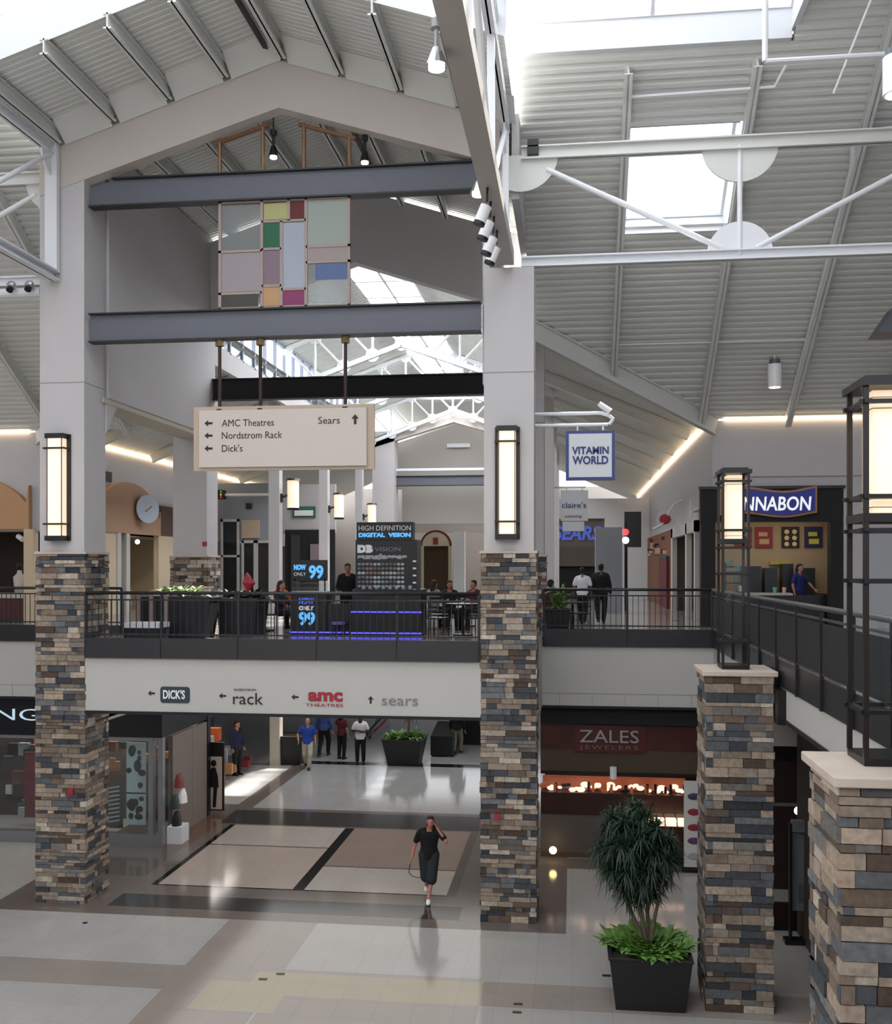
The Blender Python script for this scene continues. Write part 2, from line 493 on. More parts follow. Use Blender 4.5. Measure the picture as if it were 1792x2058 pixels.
# square skylight in the right slope: well, frame and pane
def skylight(label, x0, x1, y0, y1):
    t = thing('skylight', label, 'skylight', ((x0+x1)/2, (y0+y1)/2, sz((y0+y1)/2)))
    w = MB(); N = Vector((0, SLO, 1)).normalized()
    def q(x, y, h): p = Vector((x, y, sz(y))) + N * h; return tuple(p)
    for (a, b) in (((x0,y0),(x1,y0)), ((x1,y0),(x1,y1)), ((x1,y1),(x0,y1)), ((x0,y1),(x0,y0))):
        w.quad(q(*a, -0.06), q(*b, -0.06), q(*b, 0.5), q(*a, 0.5))
    w.build('well', mat('bright_white_paint'), t)
    f = MB()
    for (a, b) in (((x0,y0),(x1,y0)), ((x1,y0),(x1,y1)), ((x1,y1),(x0,y1)), ((x0,y1),(x0,y0))):
        f.bar(q(*a, 0.48), q(*b, 0.48), 0.12, 0.06)
    f.build('frame', M['white_steel'], t)
    MB().quad(q(x0,y0,0.5), q(x1,y0,0.5), q(x1,y1,0.5), q(x0,y1,0.5)).build('pane', M['glass'], t)
skylight('bright square skylight set in the right hand sloping roof', SKX0 + 0.08, SKX1 - 0.1, 21.1, 23.3)

# gable vault over the portal (ridge along y)
RX = -5.81
def gz(x): return 17.3 - 0.322 * abs(x - RX)
m = MB()
for x0, x1 in ((-10.95, RX), (RX, -1.15)):
    for y0, y1 in ((16.9, 27.4),):
        lo = Vector((x0, y0, gz(x0))); hi = Vector((x1, y0, gz(x1))); L = (hi - lo).length
        corrugated(m, lo, hi - lo, (0, 1, 0), L, y1 - y0, 0.16, 0.018)
        backing(m, [(x0, y0, gz(x0)), (x1, y0, gz(x1)), (x1, y1, gz(x1)), (x0, y1, gz(x0))])
struct(m.build('ceiling', M['deck']))
k = 0
pl = ['left outermost', 'second from the left', 'third from the left', 'fourth from the left', 'ridge', 'first right of the ridge', 'second right of the ridge', 'third right of the ridge, the outermost']
for i in range(8):
    x = RX + 0.12 + (i - 4) * 1.17
    h = 0.28
    o = MB().ibeam((x, 16.88, gz(x) - 0.19), (x, 19.62, gz(x) - 0.19), 0.15, h, 0.03).build('roof_purlin', M['deck'])
    tag(o, 'white roof purlin in front of the gable, ' + pl[i], 'roof beam', 'purlins in front of the gable')
    o = MB().ibeam((x, 20.1, gz(x) - 0.19), (x, 27.3, gz(x) - 0.19), 0.15, h, 0.03).build('roof_purlin', M['deck'])
    tag(o, 'white roof purlin behind the gable opening, ' + pl[i], 'roof beam', 'purlins behind the gable')
for y0, y1, lb in ((16.95, 19.6, 'black linear slot diffuser on the ridge in front of the gable'), (20.2, 26, 'black linear slot diffuser on the ridge behind the gable opening')):
    dx = -0.22 if y0 < 18 else 0.75
    o = MB().box(RX + dx, RX + dx + 0.09, y0, y1, gz(RX + dx) - 0.16, gz(RX + dx) - 0.1).build('slot_diffuser', M['black'])
    tag(o, lb, 'slot diffuser')
# pale sloping closure strips between the purlins where the deck meets the gable
m = MB()
for i in range(8):
    xa = RX + 0.12 + (i - 4) * 1.17 + 0.08; xb = xa + 1.01
    if xa < RX < xb: xs_ = [xa, RX, xb]
    else: xs_ = [xa, xb]
    for p, q in zip(xs_, xs_[1:]): m.quad((p, 19.2, gz(p) - 0.03), (q, 19.2, gz(q) - 0.03), (q, 19.76, gz(q) - 0.33), (p, 19.76, gz(p) - 0.33))
struct(m.build('trim_6', M['deck']))
# skylight monitor at the near end of that vault
m = MB()
for x0, x1 in ((-13.5, RX), (RX, -1.1)):
    z0, z1 = 17.3 - 0.322 * abs(x0 - RX), 17.3 - 0.322 * abs(x1 - RX)
    m.v += [(x0, 16.9, z0 - 0.1), (x1, 16.9, z1 - 0.1), (x1, 16.9, z1 + 0.62), (x0, 16.9, z0 + 0.62)]; b = len(m.v) - 4; m.face([b, b+1, b+2, b+3])
    m.v += [(x0, 17.02, z0 + 0.05), (x1, 17.02, z1 + 0.05), (x1, 17.02, z1 + 0.62), (x0, 17.02, z0 + 0.62)]; b = len(m.v) - 4; m.face([b, b+1, b+2, b+3])
struct(m.build('trim_3', mat('bright_white_paint')))
def roof_glazing(name, label, x0, x1, y0, y1, zf, nx, ny):
    t = thing('roof_skylight', label, 'skylight', ((x0+x1)/2, (y0+y1)/2, zf((x0+x1)/2, (y0+y1)/2)))
    f = MB()
    for i in range(nx + 1):
        x = x0 + (x1 - x0) * i / nx; f.bar((x, y0, zf(x, y0)), (x, y1, zf(x, y1)), 0.07, 0.14)
    for j in range(ny + 1):
        y = y0 + (y1 - y0) * j / ny; f.bar((x0, y, zf(x0, y)), (x1, y, zf(x1, y)), 0.07, 0.14)
    f.build('frame', M['white_steel'], t)
    MB().quad((x0,y0,zf(x0,y0)+.05),(x1,y0,zf(x1,y0)+.05),(x1,y1,zf(x1,y1)+.05),(x0,y1,zf(x0,y1)+.05)).build('pane', M['glass'], t)
gzz = lambda x, y: 17.9 - 0.322 * abs(x - RX)
roof_glazing('', 'large glazed skylight at the top left over the left half of the vault', -13.5, RX, 6, 16.95, gzz, 3, 6)
roof_glazing('', 'large glazed skylight over the right half of the vault, mostly above the view', RX, -1.1, 6, 16.95, gzz, 3, 6)
# curb beam and glazing over the right bay
m = MB().box(-1.06, 4.05, 19.6, 19.75, sz(19.75) - 0.02, sz(19.75) + 0.62)
struct(m.build('trim_3', mat('bright_white_paint')))
struct(MB().box(4.05, 4.15, 14, 19.75, 16.9, 21).build('wall_skylight_cheek', mat('bright_white_paint')))
roof_glazing('', 'large glazed skylight at the top right above the sloping roof', -1.06, 4.05, 12, 19.6, lambda x, y: 17.35 + 0.55 * (19.6 - y), 2, 5)

# roof closing the hall round the big skylights, over and behind the viewer
m = MB(); m.box(4.15, 13, -6, 14, 20.6, 20.7).box(-22, -13.5, -6, 14, 20.6, 20.7).box(-13.5, 4.15, -6, 6, 20.8, 20.9); struct(m.build('ceiling', M['deck']))
# corridor roofs beyond (right and left aisles), m=.426
def aisle(x_e, x_i, lab, side):
    zi = 10.95 + 0.426 * abs(x_i - x_e); m = MB()
    n = 24
    ys = 28.6 if side else 28.6
    lo = Vector((x_e, 0, 10.95)); hi = Vector((x_i, 0, zi)); L = (hi - lo).length
    # ribs run down the slope and repeat along y ; the near edge is the valley with the steep roof
    y = 25.0
    while y < 64:
        f = min(1.0, max(0.0, (28.6 - y) / 3.1 * 4.73 / abs(x_i - x_e)))   # starts where the valley passes
        st = lo + (hi - lo) * f
        if f < 1: corrugated(m, Vector((st.x, y, st.z)), hi - lo, (0, 1, 0), L * (1 - f), 0.4, 0.2)
        y += 0.4
    backing(m, [(x_e, 28.7, 10.95), (x_i, 28.7, zi), (x_i, 64, zi), (x_e, 64, 10.95)])
    struct(m.build('ceiling', M['deck']))
    return zi
zi = aisle(3.9, -1.8, '', 1)
aisle(-15.8, -9.87, '', 0)
# valley beams between the two slopes
for sx_, lb in ((1, 'long pale valley beam running down to the right above the hanging store signs'), (-1, 'long pale valley beam above the left store arches')):
    xe = 3.9 if sx_ > 0 else -15.8; xi = -1.0 if sx_ > 0 else -10.6
    dy = abs(xe - xi) / VAL
    a = Vector((xi, 28.6 - dy, 10.95 + 0.426 * abs(xe - xi) - 0.28)); b = Vector((xe, 28.6, 10.95 - 0.22))
    tag(MB().ibeam(a, b, 0.2, 0.5, 0.04).build('valley_beam', M['deck']), lb, 'roof beam')
for i, y in enumerate((31.5, 36, 41, 46)):
    for sx_ in (1, -1):
        xe, xi = (3.8, -1.7) if sx_ > 0 else (-15.7, -9.95)
        o = MB().ibeam((xe - sx_ * 0.3, y, 10.86), (xi, y, 10.73 + 0.426 * abs(xi - xe)), 0.15, 0.3, 0.03).build('aisle_rafter', M['deck'])
        tag(o, 'pale rafter crossing the %s aisle roof, %s' % ('right' if sx_ > 0 else 'left', ['nearest', 'second', 'third', 'farthest'][i]), 'roof beam', 'aisle rafters')

# nave roof beyond the back portal
def nz_(x): return 16.05 - 0.36 * abs(x - RX)
m = MB()
for (x0, x1) in ((-10.0, RX - 0.95), (RX + 0.95, -1.6)):
    lo, hi = (x0, x1) if x0 < RX - 2 else (x1, x0)
    a = Vector((lo, 27.4, nz_(lo))); b = Vector((hi, 27.4, nz_(hi)))
    corrugated(m, a, b - a, (0, 1, 0), (b - a).length, 23.0, 0.25)
    backing(m, [(x0, 27.4, nz_(x0)), (x1, 27.4, nz_(x1)), (x1, 50.4, nz_(x1)), (x0, 50.4, nz_(x0))])
struct(m.build('ceiling', M['deck']))
roof_glazing('', 'long bright ridge skylight beyond the coloured glass panel', RX - 0.97, RX + 0.97, 27.5, 50.2, lambda x, y: nz_(RX + 0.95) + 0.12, 2, 12)
# ================================================================ STONE PILLARS AND PORTAL
PAL = [lin(c)[:3] for c in ('b29a82', 'a08c77', 'bfab95', '8c7764', '735e4d', '5f6369', '74767a', '4a4e55', '7f7872', '96856f', 'b39d87', '5c483a', 'c8b8a5', '3c4046')]
PAL = [tuple((v * 0.78 + 0.22 * (c[0] * 0.3 + c[1] * 0.55 + c[2] * 0.15)) * 0.86 for v in c) for c in PAL]
def stones(x0, x1, y0, y1, z0, z1, rnd, hmin=0.055, hmax=0.13, wmin=0.12, wmax=0.5):
    m = MB(); m.col = (0.03, 0.028, 0.025)
    e = 0.05; m.box(x0 + e, x1 - e, y0 + e, y1 - e, z0, z1)
    z = z0
    while z < z1 - 0.02:
        h = min(rnd.uniform(hmin, hmax), z1 - z)
        if z1 - z - h < 0.04: h = z1 - z
        for f in range(4):
            a0, a1 = ((x0, x1), (y0, y1))[f % 2]
            t = a0 - rnd.uniform(0, 0.02); end = a1 + rnd.uniform(0, 0.02)
            while t < end - 0.01:
                w = rnd.uniform(wmin, wmax)
                if end - t - w < wmin * 0.8: w = end - t
                c = rnd.choice(PAL); k = rnd.uniform(0.8, 1.2); m.col = tuple(v * k for v in c)
                p = rnd.uniform(-0.012, 0.03); g = 0.004
                zz0, zz1 = z + g, z + h - g
                if f == 0: m.box(t + g, t + w - g, y0 - p, y0 + 0.1, zz0, zz1)
                elif f == 2: m.box(t + g, t + w - g, y1 - 0.1, y1 + p, zz0, zz1)
                elif f == 1: m.box(x1 - 0.1, x1 + p, t + g, t + w - g, zz0, zz1)
                else: m.box(x0 - p, x0 + 0.1, t + g, t + w - g, zz0, zz1)
                t += w
        z += h
    return m
def tall_pillar(label, x0, x1, y0, y1, ztop, seed, side):
    t = thing('stone_pillar', label, 'pillar', ((x0+x1)/2, (y0+y1)/2, 0 if seed < 10 else 5.25))
    zb = 0.0 if seed < 10 else 5.25
    stones(x0, x1, y0, y1, zb, 7.15, random.Random(seed)).build('stone_cladding', M['stone'], t)
    MB().box(x0 - 0.03, x1 + 0.03, y0 - 0.03, y1 + 0.03, 7.15, 7.2).build('ledge', M['cap'], t)
    MB().box(x0 + 0.05, x1 - 0.04, y0 + 0.05, y1 - 0.04, 7.2, ztop).build('plaster_shaft', M['plaster'], t)
    MB().box(x0 + 0.045, x1 - 0.035, y0 + 0.045, y1 - 0.035, 10.66, 10.675).build('shadow_joint', mat('joint_line'), t)
    return t
LP = tall_pillar('tall pillar with stacked stone base standing left of the passage', -10.92, -9.87, 19.75, 20.8, 15.25, 1, 1)
RPx = tall_pillar('tall pillar with stacked stone base standing right of the passage', -1.76, -0.7, 19.75, 20.8, 12.7, 2, -1)
tall_pillar('farther stone based pillar behind the bromeliad planter', -10.92, -9.87, 26.8, 27.75, 12, 11, 1)
tall_pillar('farther stone based pillar half hidden behind the right front pillar', -1.76, -0.7, 26.8, 27.75, 13, 12, 1)
def low_pillar(label, x0, x1, y0, y1, seed):
    t = thing('lantern_pillar', label, 'pillar', ((x0+x1)/2, (y0+y1)/2, 0))
    stones(x0, x1, y0, y1, 0, 5.2, random.Random(seed), 0.06, 0.15, 0.14, 0.6).build('stone_cladding', M['stone'], t)
    MB().box(x0 - 0.07, x1 + 0.07, y0 - 0.07, y1 + 0.07, 5.2, 5.28).build('cap_slab', M['cap'], t, bevel=0.012)
low_pillar('shorter stone pillar with lantern standing beside the tree planter', 2.06, 3.06, 16.2, 17.2, 5)
low_pillar('nearest stone pillar, cut off by the lower right corner', 2.06, 3.06, 8.2, 9.2, 6)

# portal front wall with gable opening
XL0, XL1, XR0, XR1 = -10.87, -9.87, -1.76, -0.75
inn = lambda x: 16.05 - 0.305 * abs(x - RX)
out = lambda x: 17.0 - 0.322 * abs(x - RX)
def gable(y0, y1, inn, out, xs, name, m_='plaster_warm'):
    m = MB(); a, r, b = xs
    m.prism([(a, inn(a)), (r, inn(r)), (b, inn(b)), (b, out(b)), (r, out(r)), (a, out(a))], 'y', y0, y1)
    return struct(m.build(name, M[m_]))
gable(19.78, 20.1, inn, out, (XL0, RX, -1.4), 'wall_front_gable')
# left jamb wall above the pillar and the passage side walls
struct(MB().box(-9.99, -9.85, 20.8, 27.35, 10.5, 15.9).build('wall_passage_left', M['plaster']))
struct(MB().box(-1.76, -1.62, 20.1, 26.8, 10.5, 15.9).build('wall_passage_right', M['plaster']))
struct(MB().box(-10.6, -9.87, 20.6, 26.9, 10.38, 10.5).build('trim_4', mat('beige_soffit', 'b9b0a2', 0.8)))
m = MB().prism([(20.75, 10.5), (21.35, 10.5), (20.75, 9.75)], 'x', -9.95, -9.88)
struct(m.build('trim_4', M['plaster']))
# back portal gable
inn2 = lambda x: 15.1 - 0.33 * abs(x - RX)
gable(27.0, 27.4, inn2, lambda x: 17.1 - 0.322 * abs(x - RX), (XL0, RX, XR1), 'wall_back_gable', 'plaster')
# filler walls between vault side and the slopes outside
struct(MB().box(-10.95, -10.6, 20.8, 27.4, 12.3, 15.9).build('wall_vault_left', M['plaster']))
struct(MB().box(-1.2, -1.05, 20.3, 25.3, 14.2, 15.9).build('wall_vault_right', M['plaster']))

# steel cross beams
def cross_beam(label, z0, z1, y, x0, x1, m_='dark_steel', chamf=False):
    t = thing('cross_beam', label, 'beam', ((x0+x1)/2, y, z0))
    zc = (z0 + z1) / 2
    w = MB()
    if chamf: w.prism([(x0, z0), (x1, z0), (x1, z1), (x0 + 0.5, z1), (x0, z1 - 0.13)], 'y', y - 0.03, y + 0.03)
    else: w.box(x0, x1, y - 0.03, y + 0.03, z0, z1)
    w.build('web', M[m_], t)
    f = MB().box(x0, x1, y - 0.13, y + 0.13, z0 - 0.03, z0).box(x0 + (0.5 if chamf else 0), x1, y - 0.13, y + 0.13, z1, z1 + 0.03)
    f.build('flange', M['black'], t)
    return t
cross_beam('upper slate grey steel beam spanning the gable opening', 14.3, 14.82, 19.98, -9.85, -1.78, chamf=True)
cross_beam('middle slate grey steel beam carrying the coloured glass panel', 11.52, 12.06, 19.98, -9.85, -1.78)
cross_beam('black steel beam spanning the far end of the passage', 11.5, 12.03, 27.2, -9.87, -1.78, 'black_matte')

# ---- trusses round the atrium crossing
def disc(m, c, r, a0, a1, axis, th, n=20):
    pts = [(c[0] if axis != 'x' else c[1], c[2])] + [((c[0] if axis != 'x' else c[1]) + r * math.cos(a0 + (a1 - a0) * i / n), c[2] + r * math.sin(a0 + (a1 - a0) * i / n)) for i in range(n + 1)]
    k = c[1] if axis == 'y' else c[0]
    m.prism(pts, axis, k - th / 2, k + th / 2)
def truss_x(label, x0, sgn, y, L=13.0, pan=4.2):
    t = thing('roof_truss', label, 'truss', (x0 + sgn * L / 2, y, 12.8))
    x1 = x0 + sgn * L
    MB().ibeam((x0, y, 12.9), (x1, y, 12.9), 0.2, 0.2, 0.03).build('bottom_chord', M['white_steel'], t)
    MB().ibeam((x0, y, 15.05), (x1, y, 15.05), 0.2, 0.26, 0.03).build('top_chord', M['deck'], t)
    k = int(L / pan)
    for i in range(k + 1):
        xx = x0 + sgn * (i * pan)
        if i: MB().tube((xx, y, 12.9), (xx, y, 15.0), 0.05).build('post', M['white_steel'], t)
        g = MB(); disc(g, (xx, y, 15.02), 0.72, PI, 2 * PI, 'y', 0.04)
        g.build('gusset_plate', M['deck'], t)
        if i:
            g = MB(); disc(g, (xx, y, 12.92), 0.62, 0, PI, 'y', 0.04); g.build('gusset_plate', M['white_steel'], t)
    for i in range(k):
        a = x0 + sgn * i * pan; b = x0 + sgn * (i + 1) * pan
        if i % 2 == 0: MB().tube((a + sgn * 0.5, y, 14.72), (b - sgn * 0.3, y, 13.02), 0.055).build('diagonal', M['white_steel'], t)
        else: MB().tube((a + sgn * 0.3, y, 13.02), (b - sgn * 0.5, y, 14.72), 0.055).build('diagonal', M['white_steel'], t)
truss_x('white steel truss with half round plates across the upper right', -1.0, 1, 20.2)
truss_x('white steel truss reaching out of view behind the left pillar', -10.7, -1, 20.25)
def truss_y(label, x, y1, L, gx, low):
    t = thing('roof_truss', label, 'truss', (x, y1 - L / 2, 12.8))
    y0 = y1 - L
    (MB().box(x - 0.155, x + 0.155, y0, y1, 12.74, 13.0) if low else MB().ibeam((x, y0, 12.84), (x, y1, 12.84), 0.3, 0.2, 0.03)).build('bottom_chord', M['grey_steel'] if low else M['white_steel'], t)
    MB().ibeam((x, y0, 15.4), (x, y1, 15.4), 0.16, 0.2, 0.03).build('top_chord', M['white_steel'], t)
    MB().ibeam((x, y0, 16.0), (x, y1, 16.0), 0.12, 0.14, 0.03).build('eaves_rail', M['white_steel'], t)
    pan = 3.6; k = int(L / pan)
    for i in range(k):
        a = y1 - i * pan; b = a - pan
        MB().tube((x, a - 0.15, 15.3) if i % 2 == 0 else (x, a, 12.95), (x, b, 12.95) if i % 2 == 0 else (x, b, 15.3), 0.05).build('diagonal', M['white_steel'], t)
    for i in range(k + 1):
        a = y1 - i * pan; MB().box(x - (0.13 if i == 0 and not low else 0.06), x + (0.13 if i == 0 and not low else 0.06), a - 0.12, a, 12.9, 16.35 if i == 0 else 15.4).build('post', M['white_steel'], t)
        g = MB()
        if i % 2 == 0: disc(g, (x, a, 15.35), 0.5, PI, 2 * PI, 'x', 0.04) if i else disc(g, (x, a, 15.35), 0.5, PI, 1.5 * PI, 'x', 0.04)
        else: disc(g, (x, a, 12.9), 0.5, 0, PI, 'x', 0.04)
        g.build('gusset_plate', M['white_steel'], t)
truss_y('white steel truss running from the left pillar towards the viewer', -10.55, 19.76, 15, 0, False)
truss_y('white truss on a grey beam running from the right pillar towards the viewer', -1.28, 19.78, 14, 0, True)
# black bar standing in for the dark gap above the left truss
tag(MB().box(-11.0, -10.72, 8, 20.0, 15.72, 15.9).build('dark_slot_bar', M['black']), 'black bar standing in for the dark slot above the left truss', 'dark slot')
# pale tube with spotlights left of the left pillar
# nave trusses with round gussets
def nave_truss(y, label):
    t = thing('gable_truss', label, 'truss', (RX, y, 13))
    bc = lambda x: 14.5 - 0.36 * abs(x - RX)
    a, b = -9.85, -1.77
    MB().bar((a, y, bc(a)), (RX, y, bc(RX)), 0.16, 0.16).bar((RX, y, bc(RX)), (b, y, bc(b)), 0.16, 0.16).build('bottom_chord', M['white_steel'], t)
    MB().bar((a, y, bc(a) + 1.4), (RX, y, bc(RX) + 1.4), 0.14, 0.14).bar((RX, y, bc(RX) + 1.4), (b, y, bc(b) + 1.4), 0.14, 0.14).build('top_chord', M['white_steel'], t)
    w = MB(); g = MB(); n = 8
    for i in range(n + 1):
        x = a + (b - a) * i / n
        w.tube((x, y, bc(x)), (x, y, bc(x) + 1.4), 0.045, n=6)
        if i < n:
            x2 = a + (b - a) * (i + 1) / n
            if i < n / 2: w.tube((x, y, bc(x) + 1.4), (x2, y, bc(x2)), 0.045, n=6)
            else: w.tube((x, y, bc(x)), (x2, y, bc(x2) + 1.4), 0.045, n=6)
        if True:
            MB().prism([(x + 0.24 * math.cos(k * PI / 6), bc(x) + 0.02 + 0.24 * math.sin(k * PI / 6)) for k in range(12)], 'y', y - 0.02, y + 0.02).build('gusset_plate', M['white_steel'], t)
            MB().prism([(x + 0.22 * math.cos(k * PI / 6), bc(x) + 1.38 + 0.22 * math.sin(k * PI / 6)) for k in range(12)], 'y', y - 0.02, y + 0.02).build('gusset_plate', M['white_steel'], t)
    w.build('web_members', M['white_steel'], t)
nave_truss(34.5, 'nearest white gable truss seen above the black beam')
nave_truss(41.5, 'second white gable truss behind the nearest one')
nave_truss(49.6, 'farthest white gable truss in front of the distant grey gable')
# nave clerestory, both sides, and its columns
for sx_, x in ((-1, -9.95), (1, -1.7)):
    struct(MB().box(x - 0.08, x + 0.08, 27.4, 50, 12.5, 13.05).build('wall_clerestory_sill', M['plaster']))
    f = MB(); y = 27.6; k = 0
    while y < 49.5: f.box(x - 0.05, x + 0.05, y, y + 0.1, 13.05, 14.55); y += 1.15
    f.box(x - 0.05, x + 0.05, 27.4, 50, 13.05, 13.12).box(x - 0.05, x + 0.05, 27.4, 50, 14.45, 14.6)
    struct(f.build('window_1' if sx_ < 0 else 'window_2', mat('blue_grey_mullion', '8a92a5', 0.5)))
    struct(MB().box(x - 0.01, x + 0.01, 27.4, 50, 13.1, 14.5).build('window_1' if sx_ < 0 else 'window_2', M['glass']))
# portal at the far end
gable(49.9, 50.3, lambda x: 14.0 - 0.3 * abs(x - RX), lambda x: 14.7 - 0.36 * abs(x - RX), (-9.87, RX, -1.76), 'wall_far_gable')
for x0, lb in ((-9.87, 'distant grey plaster column left of the far gable'), (-2.9, 'distant grey plaster column right of the far gable')):
    tag(MB().box(x0, x0 + 1.1, 49.9, 51, 5.25, 13.6).build('plaster_column', M['plaster']), lb, 'column')
gable(53, 53.2, lambda x: 10.95, lambda x: 14.4 - 0.3 * abs(x - RX), (-9.6, RX, -1.8), 'wall_far_recess', 'grey_steel')
cross_beam('dark blue beam under the distant grey gable', 10.95, 11.4, 50.6, -8.8, -2.9, 'dark_steel')
struct(MB().box(-8.8, -2.9, 52.4, 52.9, 9.1, 10.95).build('wall_far_bulkhead', M['grey_steel']))
struct(MB().box(-22, 12, 66, 66.3, 5.25, 12).build('wall_far', M['plaster_warm']))
t = MB().box(-8.78, -2.9, 50.5, 50.6, 11.68, 11.8); tag(t.build('light_tube', M['white_steel']), 'long white horizontal tube across the distant gable opening', 'light fitting')
t = MB().box(-6.5, -5.3, 52.85, 53.0, 13.1, 13.3); tag(t.build('air_grille', M['white_steel']), 'small white grille high on the distant grey recess', 'grille')
# roof over the far end
struct(MB().box(-10, -1.6, 50.3, 66, 15.2, 15.3).build('ceiling', M['deck']))

# ================================================================ UPPER LEVEL WALLS
struct(MB().box(3.8, 4.0, 28.8, 66, 8.3, 10.88).build('wall_right_aisle', M['plaster']))
struct(MB().box(3.8, 13, 28.6, 28.8, 9.05, 10.88).build('wall_right_front', M['plaster']))
struct(MB().box(7.2, 13, 28.4, 28.6, 5.25, 9.05).build('wall_right_front', M['plaster']))
struct(MB().box(3.82, 13, 28.56, 28.6, 9.33, 9.345).build('trim_5', mat('joint_line')))
struct(MB().box(13, 13.2, -6, 34, 0, 20.6).build('wall_right', M['plaster']))
struct(MB().box(-15.9, -15.7, 28.8, 66, 8.0, 10.88).build('wall_left_aisle', M['plaster']))
struct(MB().box(-22, -15.7, 28.6, 28.8, 7.95, 10.88).build('wall_left_front', M['plaster']))
struct(MB().box(-22, -21.8, -6, 66, 0, 20.6).build('wall_left', M['plaster']))
struct(MB().box(-22, 13, -6.2, -6, 0, 10.5).build('wall_back', M['plaster']))
struct(MB().box(4.0, 13, 28.8, 66, 10.7, 10.8).build('ceiling', M['black_matte']))
struct(MB().box(-22, -15.9, 28.8, 66, 10.7, 10.8).build('ceiling', M['black_matte']))
# cove lights along the tops of the upper walls
cove = mat('cove_glow', 'ffe8cc', 0.5, emit=5.0, ecol='ffdfb8')
for (x0, x1, y0, y1, lb) in ((4.1, 13, 28.5, 28.6, 'glowing cove strip along the wall top above the bakery'), (3.7, 3.8, 29, 60, 'glowing cove strip along the right aisle wall top'), (-15.7, -15.6, 29, 60, 'glowing cove strip along the left aisle wall top'), (-21.5, -16.0, 28.5, 28.6, 'glowing cove strip above the tan arch at the left edge')):
    tag(MB().box(x0, x1, y0, y1, 10.88, 10.93).build('cove_light', cove), lb, 'light strip')
# ================================================================ RAILINGS
RAIL = mat('rail_metal', '2a2a2d', 0.35, metal=0.3)
RAILC = mat('satin_rail', '6f6f70', 0.35, metal=0.7)
def railing(label, p0, p1, step, infill='bars', off=0.0):
    p0 = Vector(p0); p1 = Vector(p1); d = (p1 - p0); L = d.length; d = d / L
    side = Vector((0, 0, 1)).cross(d)
    t = thing('guard_railing', label, 'railing', ((p0.x+p1.x)/2, (p0.y+p1.y)/2, 5.25))
    z = lambda p, h: (p.x, p.y, h)
    MB().tube(z(p0, 6.36), z(p1, 6.36), 0.035, n=10).build('handrail', RAIL if infill == 'bars' else RAILC, t, smooth=True)
    MB().bar(z(p0, 6.22), z(p1, 6.22), 0.03, 0.03).build('upper_rail', RAIL if infill == 'bars' else RAILC, t)
    MB().bar(z(p0, 5.52), z(p1, 5.52), 0.03, 0.03).build('lower_rail', RAIL, t)
    n = max(1, round(L / step))
    for i in range(n + 1):
        p = p0 + d * (L * i / n)
        MB().bar(z(p, 5.04), z(p, 6.36), 0.05, 0.05, (0,1,0)).build('post', RAIL, t)
        if i < n:
            q = p0 + d * (L * (i + 1) / n); a = p + d * 0.012; b = q - d * 0.012
            m = MB(); m.bar(z(a - side * 0.03, 5.245), z(b - side * 0.03, 5.245), 0.03, 0.41); m.build('curb_panel', M['curb'], t)
            if infill == 'bars':
                k = max(2, int((q - p).length / 0.125))
                for j in range(1, k):
                    r = p + (q - p) * (j / k)
                    MB().bar(z(r, 5.46), z(r, 6.22), 0.014, 0.014, (0,1,0)).build('baluster', RAIL, t)
            else:
                a = p + d * 0.05; b = q - d * 0.05
                MB().bar(z(a, 5.84), z(b, 5.84), 0.012, 0.66).build('mesh_infill', mat('dark_mesh_panel', '232527', 0.6), t)
    return t
railing('black baluster railing along the bridge between the two tall pillars', (-9.83, 19.72, 0), (-1.8, 19.72, 0), 1.6)
railing('black baluster railing right of the tall pillars, below the hanging signs', (-0.66, 23.87, 0), (3.17, 23.87, 0), 1.9)
railing('short black railing stretch left of the left stone pillar', (-17.5, 23.87, 0), (-10.98, 23.87, 0), 1.6)
railing('dark panelled railing running along the right walkway to the lower right corner', (3.17, 4.8, 0), (3.17, 23.8, 0), 1.5, 'mesh')

# ================================================================ LANTERNS AND SCONCES
def lantern(label, cx, cy):
    t = thing('pillar_lantern', label, 'lantern', (cx, cy, 5.28))
    rx, ry = 0.195, 0.245
    MB().box(cx - 0.21, cx + 0.21, cy - 0.26, cy + 0.26, 5.28, 5.34).build('base_plate', M['black'], t)
    for a in (-1, 1):
        for b in (-1, 1):
            MB().box(cx + a*rx - 0.02, cx + a*rx + 0.02, cy + b*ry - 0.02, cy + b*ry + 0.02, 5.34, 8.36).build('post', mat('brown_black_metal', '1c1412', 0.4), t)
    def ring(z, h, ext):
        for s in (-1, 1):
            MB().box(cx - rx - ext, cx + rx + ext, cy + s*ry - 0.024, cy + s*ry + 0.024, z, z + h).build('cross_bar', M['black'], t)
            MB().box(cx + s*rx - 0.024, cx + s*rx + 0.024, cy - ry - ext, cy + ry + ext, z, z + h).build('cross_bar', M['black'], t)
    for z, h, e in ((8.22, 0.035, 0.05), (7.45, 0.035, 0.05), (7.26, 0.07, 0.02), (7.18, 0.03, 0.05), (6.76, 0.035, 0.05), (5.7, 0.035, 0.05)): ring(z, h, e)
    MB().box(cx - rx - 0.05, cx + rx + 0.05, cy - ry - 0.05, cy + ry + 0.05, 8.36, 8.42).box(cx - rx, cx + rx, cy - ry, cy + ry, 8.42, 8.45).build('roof_cap', M['black'], t)
    g = MB().box(cx - 0.115, cx + 0.115, cy - 0.15, cy + 0.15, 7.33, 8.34).build('glass_shade', M['glass_lit'], t)
    for z in (7.38, 7.45, 8.19, 8.28): MB().box(cx - 0.12, cx + 0.12, cy - 0.155, cy + 0.155, z, z + 0.007).build('shade_band', mat('brass_band', '9a7a4a', 0.4), g)
    MB().box(cx - rx + 0.01, cx + rx - 0.01, cy - ry + 0.01, cy - ry + 0.016, 5.74, 7.18).build('clear_panel', M['glass'], t)
    return t
